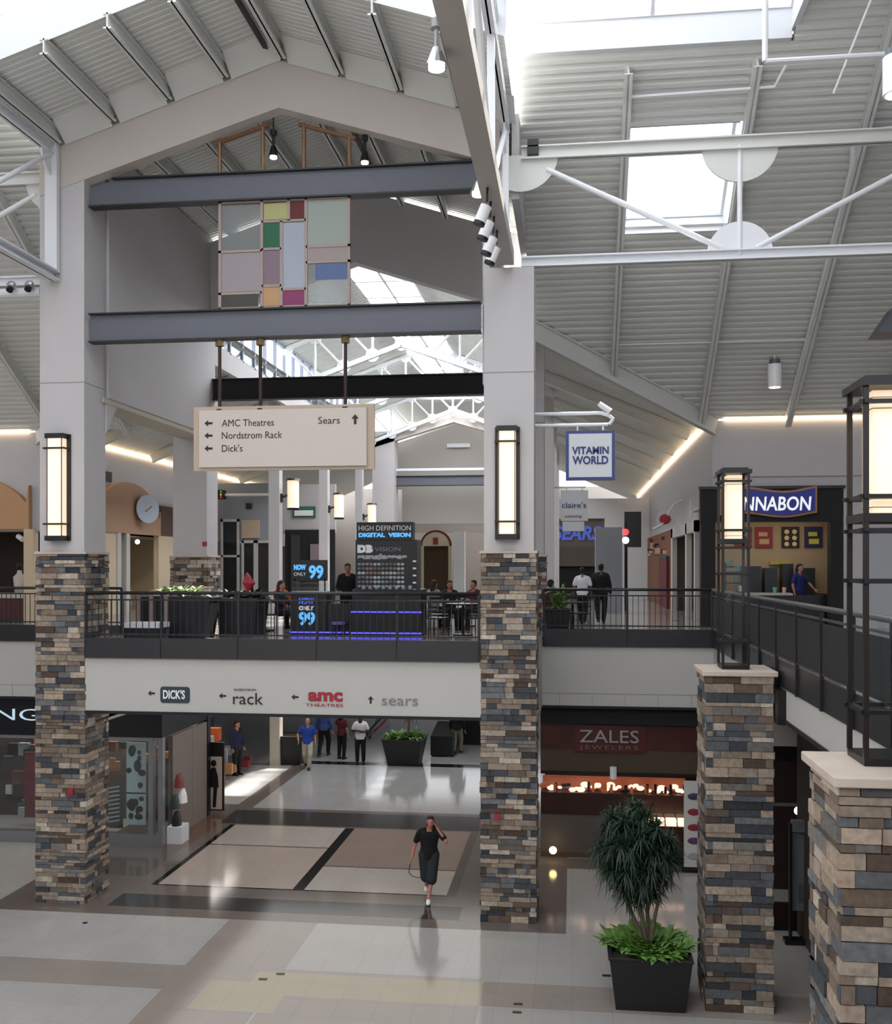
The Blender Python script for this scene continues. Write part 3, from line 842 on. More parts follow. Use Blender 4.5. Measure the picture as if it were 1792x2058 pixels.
lantern('tall square black lantern on the stone pillar in front of the bakery', 2.54, 16.68)
lantern('largest lantern, on the nearest pillar at the right edge', 2.555, 8.87)
def sconce(label, cx, y, z0, z1):
    t = thing('wall_sconce', label, 'wall lamp', (cx, y, z0))
    h = z1 - z0
    MB().box(cx - 0.24, cx + 0.24, y - 0.05, y, z0, z1).build('back_plate', M['black'], t)
    for zz in (z0, z1 - 0.1): MB().box(cx - 0.2, cx + 0.2, y - 0.26, y - 0.05, zz, zz + 0.1).build('end_cap', M['black'], t)
    MB().box(cx - 0.165, cx + 0.165, y - 0.23, y - 0.05, z0 + 0.1, z1 - 0.1).build('glass_shade', M['glass_lit'], t)
    for z in (z0 + 0.32, z1 - 0.32):
        m = MB(); m.box(cx - 0.23, cx + 0.23, y - 0.28, y - 0.25, z, z + 0.035)
        for s in (-1, 1): m.box(cx + s*0.215 - 0.015, cx + s*0.215 + 0.015, y - 0.26, y - 0.05, z, z + 0.035)
        m.build('strap', M['black'], t)
    for s in (-0.07, 0.07):
        MB().box(cx + s*2.2 - 0.008, cx + s*2.2 + 0.008, y - 0.245, y - 0.23, z0 + 0.1, z1 - 0.1).build('glazing_bar', M['bronze'], t)
    return t
sconce('tall lit wall lamp on the left stone based pillar', -10.43, 19.8, 7.42, 9.6)
sconce('tall lit wall lamp on the right stone based pillar', -1.25, 19.8, 7.42, 9.6)
def drum_lantern(label, x, y, z, k):
    t = thing('bracket_lantern', label, 'lantern', (x, y, z), 'lanterns on the nave columns')
    MB().tube((x, y, z), (x, y, z + 0.95), 0.2, n=14).build('glass_shade', M['glass_lit'], t, smooth=False)
    MB().tube((x, y, z + 0.95), (x, y, z + 1.02), 0.26, 0.22, n=14).build('metal_rim', M['black'], t); MB().tube((x, y, z - 0.07), (x, y, z), 0.2, 0.22, n=14).build('metal_rim', M['black'], t)
    MB().tube((x - 0.45, y, z + 0.35), (x - 0.2, y, z + 0.45), 0.04).tube((x - 0.45, y, z + 0.2), (x - 0.45, y, z + 0.5), 0.09).build('bracket', M['black'], t)
for i, y in enumerate((34.5, 41.5, 48.5)):
    lb = ['nearest', 'middle', 'farthest'][i]
    tag(MB().box(-10.44 + 0.02 * i, -10.06, y - 0.2, y + 0.2, 5.25, 13).build('steel_column', M['plaster']), lb + ' of the slim pale columns on the left of the upper hall', 'column')
    drum_lantern(lb + ' of the small glowing lanterns bracketed to the slim pale columns', -9.62, y, 8.92, i)
    c = MB().box(-0.96, -0.62, y - 0.2, y + 0.2, 5.25, 12.8); tag(c.build('steel_column', M['plaster']), lb + ' of the slim pale columns standing right of the right stone pillar', 'column')

# ================================================================ HANGING DIRECTORY, COLOURED GLASS PANEL
t = thing('directory_sign', 'beige hanging directory board with arrows and store names', 'sign', (-5.77, 19.95, 8.83))
MB().box(-7.63, -3.9, 19.93, 19.98, 8.83, 10.13).build('backing_board', M['tan'], t)
MB().box(-7.5, -4.05, 19.88, 19.93, 8.9, 10.05).build('face_board', M['cream'], t)
fy = 19.878; TXT = M['ink']
def arrow(m, x, z, s, up=False, y=fy):
    pts = [(-1, 0), (-0.1, 0.75), (-0.1, 0.25), (1, 0.25), (1, -0.25), (-0.1, -0.25), (-0.1, -0.75)]
    if up: pts = [(-b, -a) for a, b in pts]
    m.prism([(x + a * s, z + b * s) for a, b in pts], 'y', y - 0.004, y + 0.002)
for s, z, w in (('AMC Theatres', 9.72, 1.08), ('Nordstrom Rack', 9.47, 1.25), ("Dick's", 9.21, 0.43)):
    text('lettering', s, TXT, -7.02, fy, z, 0.2, t, w, 0.008)
    a = MB(); arrow(a, -7.3, z + 0.07, 0.085); a.build('arrow', TXT, t)
text('lettering', 'Sears', TXT, -5.03, fy, 9.74, 0.2, t, 0.44, 0.008)
a = MB(); arrow(a, -4.28, 9.82, 0.1, True); a.build('arrow', TXT, t)
for x in (-7.1, -6.25, -4.5):
    MB().tube((x, 19.98, 10.02), (x, 19.98, 11.5), 0.035).build('hanger_rod', mat('dark_bronze', '3a2a22', 0.4, metal=0.4), t)
    MB().tube((x, 19.98, 11.36), (x, 19.98, 11.5), 0.09, n=6).build('hanger_boss', mat('brass_boss', '7d6846', 0.4, metal=0.5), t)
    MB().tube((x, 19.95, 9.98), (x, 19.95, 10.08), 0.06, n=8).build('clamp', M['black'], t)
# coloured glass
t = thing('glass_art_panel', 'framed panel of coloured glass rectangles between the two slate beams', 'glass artwork', (-5.77, 19.98, 12.09))
gx = lambda p: -7.12 + (p - 430) * 2.71 / 267
gzv = lambda p: 14.3 - (p - 388) * 2.2 / 224
PX = [('clear', 436, 517, 398, 490, 'd8dcdc', 0.75), ('yellow', 523, 571, 397, 430, 'c9c88f', 0.1), ('dark red', 577, 606, 396, 430, '7a2226', 0.15), ('pale grey green', 612, 693, 394, 487, 'b4bdb4', 0.1),
      ('green', 521, 556, 438, 487, '2f7a58', 0.15), ('pale blue grey', 562, 606, 438, 572, 'bcc3d0', 0.05), ('mauve grey', 436, 517, 496, 576, 'b3a9ae', 0.05), ('mauve', 521, 556, 494, 565, '9c8795', 0.1),
      ('pinkish grey', 612, 693, 491, 518, 'b5a6a4', 0.05), ('clear blue', 628, 693, 524, 557, '6f86b4', 0.15), ('clear white', 612, 628, 524, 604, 'e6e9ea', 0.8), ('clear lower', 628, 693, 557, 604, 'e6e9ea', 0.75), ('gold', 521, 556, 567, 607, 'd9b383', 0.15), ('magenta', 562, 606, 577, 606, 'b0558a', 0.3), ('charcoal', 436, 511, 583, 608, '55534f', 0.1)]
for nm, a, b, c, d, col, tr in PX:
    o = MB().box(gx(a), gx(b), 19.965, 19.995, gzv(d), gzv(c)).build('glass_pane', tinted('glass_' + nm.replace(' ', '_'), col, tr, 0.35), t)
    o['label'] = nm + ' glass pane'
fr = mat('warm_grey_frame', '9c8a84', 0.5)
f = MB()
fx0, fx1, fz0, fz1 = gx(430), gx(698), gzv(612), gzv(388)
f.box(fx0, fx1, 19.95, 20.01, fz1 - 0.05, fz1).box(fx0, fx1, 19.95, 20.01, fz0, fz0 + 0.04).box(fx0, fx0 + 0.06, 19.95, 20.01, fz0, fz1).box(fx1 - 0.05, fx1, 19.95, 20.01, fz0, fz1)
for a, c, d in ((519, 388, 612), (609, 388, 612), (574, 388, 434), (559, 434, 612)): f.box(gx(a) - 0.03, gx(a) + 0.03, 19.95, 20.01, gzv(d), gzv(c))
for a, b, c in ((519, 609, 434), (519, 559, 490.5), (430, 519, 493), (430, 519, 579.5), (519, 559, 566), (559, 609, 574.5), (609, 698, 489), (609, 698, 521)): f.box(gx(a), gx(b), 19.95, 20.01, gzv(c) - 0.025, gzv(c) + 0.025)
f.build('frame', fr, t)
# bronze hanger frames above the upper beam
for k, (xa, xb) in enumerate(((-7.1, -6.2), (-5.35, -4.42))):
    t = thing('bronze_hanger', ['bronze hanger frame left of the gable apex', 'bronze hanger frame right of the gable apex'][k], 'bracket', ((xa+xb)/2, 19.98, 14.85))
    zt = lambda x: inn(x) - 0.16
    MB().bar((xa - 0.1, 19.98, zt(xa - 0.1)), (xb + 0.12, 19.98, zt(xb + 0.12)), 0.07, 0.07).build('top_bar', M['bronze'], t)
    for x in (xa, xb): MB().tube((x, 19.98, 14.85), (x, 19.98, zt(x)), 0.04).build('rod', mat('light_bronze', '8a6a50', 0.4, metal=0.4), t)

# ================================================================ SPOTLIGHTS
def spot(label, x, y, z, r=0.16, group=None, m_='white_steel', zt=None):
    t = thing('pendant_spotlight', label, 'spotlight', (x, y, z), group)
    MB().tube((x, y, z + 0.24), (x, y, z + 0.5), 0.03, n=8).tube((x, y, z + 0.46), (x, y, z + 0.56), 0.07, n=8).tube((x, y, z + 0.5), (x, y, zt or z + 0.55), 0.015, n=6).build('stem', M['black'] if m_ == 'black' else mat('chrome', 'b8b8ba', 0.2, metal=0.8), t)
    MB().tube((x, y, z + 0.04), (x, y, z + 0.24), r, 0.05, n=14).build('reflector', mat('chrome') if m_ != 'black' else M['black'], t, smooth=False)
    MB().tube((x, y, z), (x, y, z + 0.04), r * 0.72, n=14).build('bulb', M['bulb'], t)
spot('spotlight hanging on the grey beam at the top of the view', -1.52, 11.4, 12.5, 0.13)
spot('spotlight hanging on the grey beam beside the end of the upper slate beam', -1.52, 16.6, 12.95 , 0.15)
spot('small black spotlight under the gable left of its apex', -6.0, 20.05, 15.15, 0.1, None, 'black', 15.97)
spot('small black spotlight under the gable right of its apex', -4.12, 20.05, 14.95, 0.1, None, 'black', 15.52)
for i, (y, z) in enumerate(((15.7, 12.22), (16.3, 12.18), (17.0, 12.15), (17.7, 12.2))):
    t = thing('track_spotlight', 'white cylinder spotlight under the grey beam, %s' % ['topmost of four', 'second from the top of four', 'third from the top of four', 'lowest of four, by the pillar top'][i], 'spotlight', (-1.35, y, z))
    x = -1.36
    MB().tube((x - 0.06, y, z), (x + 0.04, y, z + 0.24), 0.09, n=14).build('body', mat('white_enamel', 'f0f0f2', 0.35), t)
    MB().tube((x - 0.08, y, z - 0.05), (x - 0.06, y, z), 0.092, n=14).build('black_rim', M['black'], t)
    MB().tube((x + 0.05, y, z + 0.3), (-1.3, y, 12.75), 0.02).build('arm', M['black'], t)
def can(label, x, y, z0, z1, r, zt):
    t = thing('cylinder_pendant', label, 'pendant lamp', (x, y, z0))
    MB().tube((x, y, z0), (x, y, z1), r, n=18).build('shade', mat('white_enamel'), t, smooth=False)
    MB().tube((x, y, z1), (x, y, z1 + 0.12), r * 0.8, n=14).build('neck', M['dark_steel'], t)
    MB().tube((x, y, z1 + 0.12), (x, y, zt), 0.02).build('stem', M['white_steel'], t)
    MB().tube((x, y, z0 - 0.01), (x, y, z0), r * 0.8, n=14).build('lens', mat('warm_lens', 'ffe9c8', 0.3, emit=3), t)
can('white cylinder pendant lamp hanging above the bakery sign', 5.07, 26.6, 11.42, 12.0, 0.17, sz(26.6) - 0.02)
can('large white cylinder pendant lamp cut by the upper right edge', 4.88, 16.2, 14.05, 14.62, 0.2, 15.4)
# sprinkler and service pipes on the right slope
def pipe(label, pts, r, cat='pipe', m_='white_steel'):
    tag(MB().path(pts, r).build('ceiling_pipe', M[m_], smooth=False), label, cat)
pipe('white horizontal pipe feeding towards the pendant lamp at the upper right', [(3.2, 17.6, 15.35), (8.5, 17.6, 15.35)], 0.045)
pipe('white vertical pipe dropping from the top right skylight', [(3.2, 17.6, 15.35), (3.2, 17.6, 18.2)], 0.05)
pipe('thin slanting white rod at the top right', [(4.55, 18.6, 15.2), (5.5, 16.4, 18.0)], 0.022)
pipe('thin white sprinkler pipe just below the white curb', [(1.1, 20.3, 16.1), (3.85, 20.2, 16.1), (4.0, 19.9, 16.35)], 0.03)
pipe('thin white sprinkler pipe low on the right slope', [(1.07, 25.9, 12.45), (5.7, 25.9, 12.45)], 0.02)
pipe('elbowed white duct pipe running down the right slope', [(5.6, 21.2, 15.5), (5.75, 21.9, 15.1), (5.75, 28.2, 10.98)], 0.08)
pipe('horizontal white pipe ending in the elbow at the right edge', [(5.6, 21.2, 15.5), (7.5, 21.0, 15.6)], 0.09)
tag(MB().box(-0.88, -0.66, 20.1, 20.35, 15.0, 15.3).build('wall_speaker', M['black']), 'small black speaker box beside the top of the right truss', 'speaker')
tag(MB().box(3.08, 3.2, 15.9, 17.3, 4.5, 5.02).build('steel_bracket', M['black']), 'black bracket plate between the lantern pillar and the right walkway', 'bracket')
tag(MB().prism([(6.6, 12.0), (9.5, 12.0), (9.5, 12.9), (7.0, 12.6)], 'y', 23.2, 24.0).build('steel_bracket', M['dark_steel']), 'slate grey steel end poking in at the right edge above the lantern', 'beam')
# tube light and spots left of the left pillar
t = thing('tube_fixture', 'white horizontal tube with two small spotlights left of the left pillar', 'light fitting', (-13, 20.15, 12.3))
MB().tube((-16, 20.1, 12.62), (-11.0, 20.1, 12.62), 0.1, n=12).build('tube', M['white_steel'], t)
for x in (-11.15, -11.55):
    s_ = MB().sphere((x, 19.9, 12.72), 0.1).build('spot_head', mat('chrome'), t); MB().tube((x, 19.82, 12.6), (x, 19.86, 12.66), 0.07).build('spot_lens', M['black'], s_)

# ================================================================ LOGOS ON THE BRIDGE FASCIA
fyb = 19.745
def marker(x, z, lb, s, w, h, m_, zt, up=False, plate=None, extra=None, sp=1.0, off=0.0):
    t = thing('wall_logo', lb, 'sign', (x, fyb, z))
    a = MB(); arrow(a, x, z, 0.075, up, fyb); a.build('arrow', M['ink'], t)
    if plate:
        m = MB(); x0, x1, z0, z1 = plate; r = 0.06
        pts = []
        for (cx, cz, a0) in ((x1 - r, z1 - r, 0), (x0 + r, z1 - r, 90), (x0 + r, z0 + r, 180), (x1 - r, z0 + r, 270)):
            pts += [(cx + r * math.cos(math.radians(a0 + k * 22.5)), cz + r * math.sin(math.radians(a0 + k * 22.5))) for k in range(5)]
        m.prism(pts, 'y', fyb - 0.006, fyb); m.build('plate', mat('navy_plate', '2a3a44', 0.5), t)
    text('lettering', s, m_, w[0], fyb - 0.008, zt, h, t, w[1] - w[0], 0.006, offset=off, spacing=sp)
    if extra:
        e = extra; text('small_lettering', e[0], e[4] if len(e) > 4 else m_, e[1], fyb - 0.008, e[2], e[3], t, e[5] if len(e) > 5 else None, 0.006)
    return t
RED = mat('logo_red', '9c2430', 0.5); WH = mat('white_letter', 'f2f2f2', 0.5); GR = mat('logo_grey', '7d7b7e', 0.5)
marker(-8.45, 4.33, 'navy plate logo with white letters, leftmost on the pale fascia', "DICK'S", (-8.2, -7.74), 0.24, WH, 4.23, plate=(-8.26, -7.64, 4.14, 4.47), off=0.006)
marker(-6.96, 4.30, 'dark grey rack logo, second on the pale fascia', 'rack', (-6.74, -6.12), 0.34, M['ink'], 4.14, extra=('NORDSTROM', -6.72, 4.41, 0.06, M['ink'], 0.45))
marker(-5.47, 4.30, 'red cinema logo, third on the pale fascia', 'amc', (-5.2, -4.5), 0.34, RED, 4.24, extra=('THEATRES', -5.25, 4.12, 0.085, RED, 0.76), off=0.015)
marker(-3.94, 4.27, 'thin grey sears logo, rightmost on the pale fascia', 'sears', (-3.72, -3.0), 0.3, GR, 4.17, up=True)

# ================================================================ PROJECTING BLADE SIGNS
t = thing('blade_sign', 'square white store sign with blue border hanging from a curved bracket', 'sign', (0.35, 20.4, 8.65))
MB().box(-0.13, 0.83, 20.36, 20.44, 8.6, 9.58).build('border', mat('navy_border', '2b3a78', 0.4), t)
MB().box(-0.07, 0.77, 20.34, 20.46, 8.66, 9.52).build('face', mat('pale_sign_face', 'c9cdd2', 0.5), t)
NV = mat('navy_letter', '1e2c66', 0.5)
text('lettering', 'VITAMIN', NV, -0.01, 20.335, 9.12, 0.2, t, 0.72, 0.01, offset=0.006); text('lettering', 'WORLD', NV, 0.0, 20.335, 8.92, 0.22, t, 0.7, 0.01, offset=0.006)
MB().tube((-0.75, 20.4, 9.93), (0.6, 20.4, 9.93), 0.035).tube((-0.75, 20.4, 9.7), (0.7, 20.4, 9.7), 0.035).path([(0.55, 20.4, 9.93), (0.72, 20.4, 9.88), (0.8, 20.4, 9.8), (0.72, 20.4, 9.7)], 0.035).tube((0.1, 20.4, 9.58), (0.1, 20.4, 9.7), 0.02).tube((0.6, 20.4, 9.58), (0.6, 20.4, 9.7), 0.02).build('bracket', M['white_steel'], t)
MB().tube((0.52, 20.4, 10.12), (0.74, 20.4, 9.95), 0.05, 0.07).build('spot_head', M['white_steel'], t)
t = thing('blade_sign', 'smaller grey store sign hanging beyond the square white sign', 'sign', (0.05, 34.5, 8.2))
MB().box(-0.39, 0.52, 34.46, 34.54, 8.42, 9.45).build('face', mat('pale_sign_face'), t)
MB().box(-0.33, 0.39, 34.46, 34.54, 8.08, 8.4).build('lower_face', mat('pale_sign_face'), t)
text('lettering', "claire's", NV, -0.35, 34.45, 8.86, 0.26, t, 0.8, 0.01); text('small_lettering', 'piercing', RED, -0.24, 34.45, 8.54, 0.13, t, 0.54, 0.01)
MB().tube((-0.64, 34.5, 9.55), (0.44, 34.5, 9.55), 0.03).tube((-0.2, 34.5, 9.45), (-0.2, 34.5, 9.55), 0.02).tube((0.33, 34.5, 9.45), (0.33, 34.5, 9.55), 0.02).build('bracket', M['white_steel'], t)
# ================================================================ STOREFRONTS
def box_part(t, name, m_, *b, **k):
    return MB().box(*b).build(name, M[m_] if isinstance(m_, str) else m_, t, **k)
rnd = random.Random(3)
def clutter(t, name, n, x0, x1, y0, y1, z0, z1, cols, s=(0.08, 0.3), seed=1):
    """goods on display, each one its own small mesh"""
    r = random.Random(seed)
    for i in range(n):
        x, y, z = r.uniform(x0, x1), r.uniform(y0, y1), r.uniform(z0, z1); w = r.uniform(*s) / 2; h = r.uniform(*s)
        c = r.choice(cols); MB().box(x - w, x + w, y - w * 0.5, y + w * 0.5, z, z + h).build(name, mat('goods_' + c, c, 0.7), t)
# ---- Cinnabon bakery
t = thing('bakery_storefront', 'black framed bakery front with blue wavy sign behind the lantern', 'storefront', (5.3, 28.4, 5.25))
box_part(t, 'header', 'black_matte', 3.45, 7.16, 28.35, 28.6, 8.1, 9.05)
box_part(t, 'cornice', 'black', 3.4, 7.22, 28.28, 28.4, 8.98, 9.06)
for x0, x1 in ((3.47, 3.85), (6.85, 7.16)): box_part(t, 'pilaster', 'black_matte', x0, x1, 28.35, 28.7, 5.25, 8.1)
area(5.6, 29.8, 8.4, 3, 1.2, 22, (1, 0.86, 0.68), 'bakery_light')
box_part(t, 'back_wall', mat('bakery_cream', 'a08c72', 0.8), 3.85, 8.6, 31, 31.1, 5.25, 8.6)
box_part(t, 'ceiling_panel', 'plaster_warm', 3.5, 8.6, 28.7, 31, 8.5, 8.55)
box_part(t, 'side_partition', mat('bakery_cream'), 8.5, 8.6, 28.7, 31, 5.25, 8.5)
w = [4.0 + 2.42 * i / 16 for i in range(17)]
wave = lambda u: 0.075 * math.sin(u * 2 * PI * 1.0 + 0.4)
def wavy(m, e, d, k):
    top = [(x, 8.9 + e + wave(i / 16) + 0.06 * i / 16) for i, x in enumerate(w)]; bot = [(x, 8.3 - e + wave(i / 16) + 0.06 * i / 16) for i, x in enumerate(w)]
    top[0] = (top[0][0] - e, top[0][1]); bot[0] = (bot[0][0] - e, bot[0][1]); top[-1] = (top[-1][0] + e, top[-1][1]); bot[-1] = (bot[-1][0] + e, bot[-1][1])
    for i in range(16): m.prism([bot[i], bot[i+1], top[i+1], top[i]], 'y', d, k)
m = MB(); wavy(m, 0.06, 28.24, 28.3); m.build('sign_border', mat('copper_border', 'a8754a', 0.4), t)
m = MB(); wavy(m, 0.0, 28.2, 28.24); m.build('sign_face', mat('royal_blue', '14267e', 0.4, emit=0.15), t)
text('lettering', 'CINNABON', mat('lit_letter', 'f4f4f4', 0.4, emit=0.5), 4.16, 28.19, 8.4, 0.52, t, 2.16, 0.02, shear=0.1, offset=0.008)
for i, (x, c, c2, lb) in enumerate(((4.75, '7c2030', '3f8a86', 'red and teal menu poster'), (5.34, '7a1f2c', 'a98a6a', 'dark red menu poster'), (6.1, '151515', 'c9b184', 'black menu poster with pastries'), (6.75, '20204a', 'b3b23c', 'navy menu poster with yellow shapes'))):
    p = MB().box(x, x + 0.5, 30.95, 31, 7.45, 8.06).build('menu_poster', mat('poster_' + c, c, 0.6, emit=0.05), t); p['label'] = lb
    q = MB()
    if i == 2:
        for a in range(2):
            for b in range(3): q.sphere((x + 0.14 + a * 0.22, 30.94, 7.55 + b * 0.18), 0.07, sc=(1, 0.1, 1))
    else: MB().box(x + 0.1, x + 0.35, 30.94, 30.95, 7.78, 7.9).build('poster_print', mat('print_' + c2, c2, 0.6, emit=0.05), p); q.box(x + 0.12, x + 0.4, 30.94, 30.95, 7.55, 7.7)
    q.build('poster_print', mat('print_' + c2, c2, 0.6, emit=0.05), p)
box_part(t, 'counter', mat('counter_black', '1b1b1d', 0.3), 4.3, 6.85, 29.0, 29.5, 5.25, 6.1)
box_part(t, 'counter_top', mat('pale_counter', 'b6b2aa', 0.3), 4.3, 6.0, 28.95, 29.55, 6.1, 6.16)
for k, (x, w_, h) in enumerate(((4.9, 0.5, 0.55), (5.5, 0.35, 0.5), (6.0, 0.3, 0.62), (6.5, 0.4, 0.5))):
    box_part(t, 'baking_machine', mat('steel_dark', '33383a', 0.35, metal=0.5), x, x + w_, 30.3, 30.8, 6.1, 6.35 + h)
box_part(t, 'back_counter', 'black_matte', 4.2, 7.6, 30.2, 30.9, 5.25, 6.1)
box_part(t, 'window_label', mat('yellow_strip', 'a89a3a', 0.6), 5.75, 6.35, 30.9, 30.98, 6.95, 7.05)
for k, (x, z, c) in enumerate(((4.35, 6.9, '64a8ac'), (4.55, 6.75, '64a8ac'), (4.5, 6.45, '5f9aa0'), (4.62, 6.2, 'd8d4cc'), (5.55, 6.16, '5fb0a4'), (5.8, 6.16, 'e0a898'))):
    tag(MB().tube((x, 29.1, z), (x, 29.1, z + 0.16), 0.045, 0.06, n=10).build('paper_cup', mat('cup_' + c, c, 0.5)),
        ['topmost teal cup on the left side rack of the bakery', 'second teal cup on the left side rack of the bakery', 'third teal cup on the left side rack of the bakery', 'pale cup at the foot of the bakery side rack', 'teal cup standing on the pale bakery counter', 'peach cup standing on the pale bakery counter'][k], 'cup')
box_part(t, 'side_rack', mat('steel_dark'), 4.22, 4.75, 29.15, 29.5, 6.1, 6.2)
box_part(t, 'rack_shelf', mat('steel_dark'), 4.22, 4.75, 29.0, 29.4, 6.42, 6.45); box_part(t, 'rack_shelf', mat('steel_dark'), 4.22, 4.75, 29.0, 29.4, 6.72, 6.75); box_part(t, 'rack_shelf', mat('steel_dark'), 4.22, 4.45, 29.0, 29.4, 6.86, 6.9)
box_part(t, 'rack_upright', mat('steel_dark'), 4.2, 4.23, 29.0, 29.4, 6.1, 7.0)
# ---- store next to it along the aisle (face -x)
t = thing('accessory_storefront', 'narrow accessory shop with white door frame left of the bakery', 'storefront', (3.8, 34.5, 5.25))
box_part(t, 'frame_post', 'fascia', 3.68, 3.85, 31.6, 31.9, 5.25, 8.3); box_part(t, 'frame_post', 'fascia', 3.68, 3.85, 33.9, 34.3, 5.25, 8.3); box_part(t, 'frame_post', 'fascia', 3.68, 3.85, 38.6, 39.2, 5.25, 8.3)
box_part(t, 'frame_head', 'fascia', 3.68, 3.85, 31.6, 39.2, 7.95, 8.3)
box_part(t, 'back_wall', mat('shop_dark_wall', '6b6257', 0.8), 5.6, 5.7, 31.2, 39.2, 5.25, 8.3)
box_part(t, 'banner_panel', mat('pale_banner', 'c8c6c2', 0.6), 3.55, 3.6, 31.5, 31.8, 8.4, 8.95)
box_part(t, 'end_wall', mat('shop_dark_wall'), 3.85, 5.7, 39.2, 39.3, 5.25, 8.3)
box_part(t, 'shop_ceiling', mat('shop_dark_wall'), 3.85, 5.7, 31.2, 39.2, 8.25, 8.3)
box_part(t, 'near_partition', mat('shop_dark_wall'), 4.0, 5.7, 31.1, 31.2, 5.25, 8.3)
area(4.8, 35.5, 8.2, 0.8, 5, 14, (1, 0.92, 0.82), 'shop_light')
p = box_part(t, 'fashion_poster', mat('poster_grey', '8f8c8a', 0.7), 3.9, 3.95, 32.1, 33.7, 5.4, 7.7)
clutter(t, 'shelf_goods', 26, 4.3, 5.4, 34.6, 38.4, 5.5, 7.5, ['6a3a2a', '3f5a44', 'b08a6a', '2a2a30', 'c0b8aa', '5a6070', '9a4a30'], seed=4)
t = thing('toy_storefront', 'orange brown shopfront with a dark red display farther down the right aisle', 'storefront', (3.75, 43, 5.25))
box_part(t, 'timber_front', 'wood', 3.72, 3.85, 39.3, 52, 5.25, 8.3)
box_part(t, 'red_display', mat('dark_red_display', '5e1c24', 0.6), 3.6, 3.72, 40.2, 43.6, 5.25, 7.2)
box_part(t, 'display_top', mat('teal_dark', '274a50', 0.6), 3.58, 3.72, 40.2, 43.6, 7.2, 7.3)
clutter(t, 'hanging_goods', 14, 3.55, 3.7, 40, 50, 7.3, 8.1, ['7a2a2a', 'c9c4bb', '2a2a2a', '9a6a3a'], (0.1, 0.25), seed=8)
m = MB().tube((3.3, 36.8, 8.45), (3.42, 36.8, 8.45), 0.5, n=20); 
t = thing('round_blade_sign', 'round sign with dark red apple shape on a scrolled white bracket', 'sign', (3.3, 36.6, 8.2))
MB().tube((3.25, 36.4, 8.55), (3.25, 36.46, 8.55), 0.34, n=20).build('disc', mat('pale_sign_face'), t)
MB().sphere((3.22, 36.38, 8.55), 0.2, sc=(1, 0.15, 0.9)).build('red_emblem', RED, t)
MB().path([(2.8, 36.4, 8.2), (3.1, 36.4, 8.35), (3.5, 36.4, 9.05), (3.8, 36.4, 9.2)], 0.04).build('bracket', M['white_steel'], t)
# ---- signal pole, grey kiosk wall, far store
t = thing('signal_pole', 'black pole with a red and a blue white light beside the grey panel', 'light pole', (1.95, 38, 5.25))
MB().tube((1.95, 38, 5.25), (1.95, 38, 8.5), 0.06).build('pole', M['black'], t)
MB().sphere((1.93, 37.85, 8.15), 0.12).build('red_light', mat('red_lamp', 'ff4040', 0.3, emit=2.5, ecol='ff3030'), t)
MB().sphere((1.93, 37.85, 7.85), 0.13).build('white_light', mat('cool_lamp', 'cfe0ff', 0.3, emit=3, ecol='bcd4ff'), t)
MB().box(1.9, 2.5, 37.95, 38.3, 7.6, 8.9).build('housing', M['black'], t)
tag(MB().box(0.8, 1.72, 36, 36.9, 5.25, 8.26).build('room_divider', mat('blue_grey_panel', '8b8f96', 0.6)), 'plain blue grey partition standing in the right aisle', 'partition')
t = thing('department_storefront', 'distant storefront with blue letters at the end of the right aisle', 'storefront', (0.8, 52, 5.25))
box_part(t, 'sign_wall', mat('brown_grey_wall', '6f625d', 0.7), -1.2, 2.6, 52, 52.3, 7.9, 9.5)
box_part(t, 'white_surround', mat('bright_white_paint'), 1.6, 3.8, 51.8, 52.0, 8.3, 10.3); box_part(t, 'white_surround', mat('bright_white_paint'), 2.3, 3.8, 51.8, 52.0, 5.25, 8.3); box_part(t, 'white_surround', mat('bright_white_paint'), -1.2, 1.6, 51.8, 52.0, 9.3, 10.3)
text('lettering', 'SEARS', mat('blue_letter', '4860b8', 0.4, emit=0.4), -0.95, 51.95, 8.25, 0.95, t, 2.4, 0.06, shear=0.25, offset=0.03)
box_part(t, 'shutter', mat('grey_shutter', '5d5651', 0.7), -0.7, 1.3, 52, 52.2, 6.9, 7.9)
box_part(t, 'dark_opening', 'black_matte', -0.8, 1.4, 52.2, 52.4, 5.25, 7.0)
# ---- far hall arch
t = thing('arched_store_entrance', 'small distant cream arch with dark red rim and red logo', 'storefront', (-8.05, 60, 5.25))
m = MB(); n = 16
arc = lambda r, dz: [(-8.05 + r * math.cos(PI * i / n), 8.1 + dz + r * math.sin(PI * i / n)) for i in range(n + 1)]
m.prism(arc(0.95, 0), 'y', 60.05, 60.2); m.build('rim', mat('dark_red_rim', '6a2a20', 0.5), t)
MB().prism(arc(0.82, 0), 'y', 60.0, 60.05).build('tympanum', mat('cream_wall', 'c9bfa8', 0.7), t)
MB().box(-8.2, -7.9, 59.95, 60.0, 8.2, 8.6).build('red_logo', RED, t)
box_part(t, 'jamb', mat('cream_wall'), -9.0, -8.8, 60, 60.2, 5.25, 8.1); box_part(t, 'jamb', mat('cream_wall'), -7.3, -7.1, 60, 60.2, 5.25, 8.1)
box_part(t, 'dark_doorway', mat('brown_doorway', '4a3a2a', 0.8), -8.8, -7.3, 60.3, 60.4, 5.25, 8.1)
tag(MB().box(-6.93, -6.28, 59.5, 60.1, 5.25, 8.95).build('white_column', mat('bright_white_paint')), 'bright white square column right of the small distant arch', 'column')
struct(MB().box(-10, -5.0, 62, 62.2, 8.95, 11.5).build('wall_far_header', M['plaster_warm']))

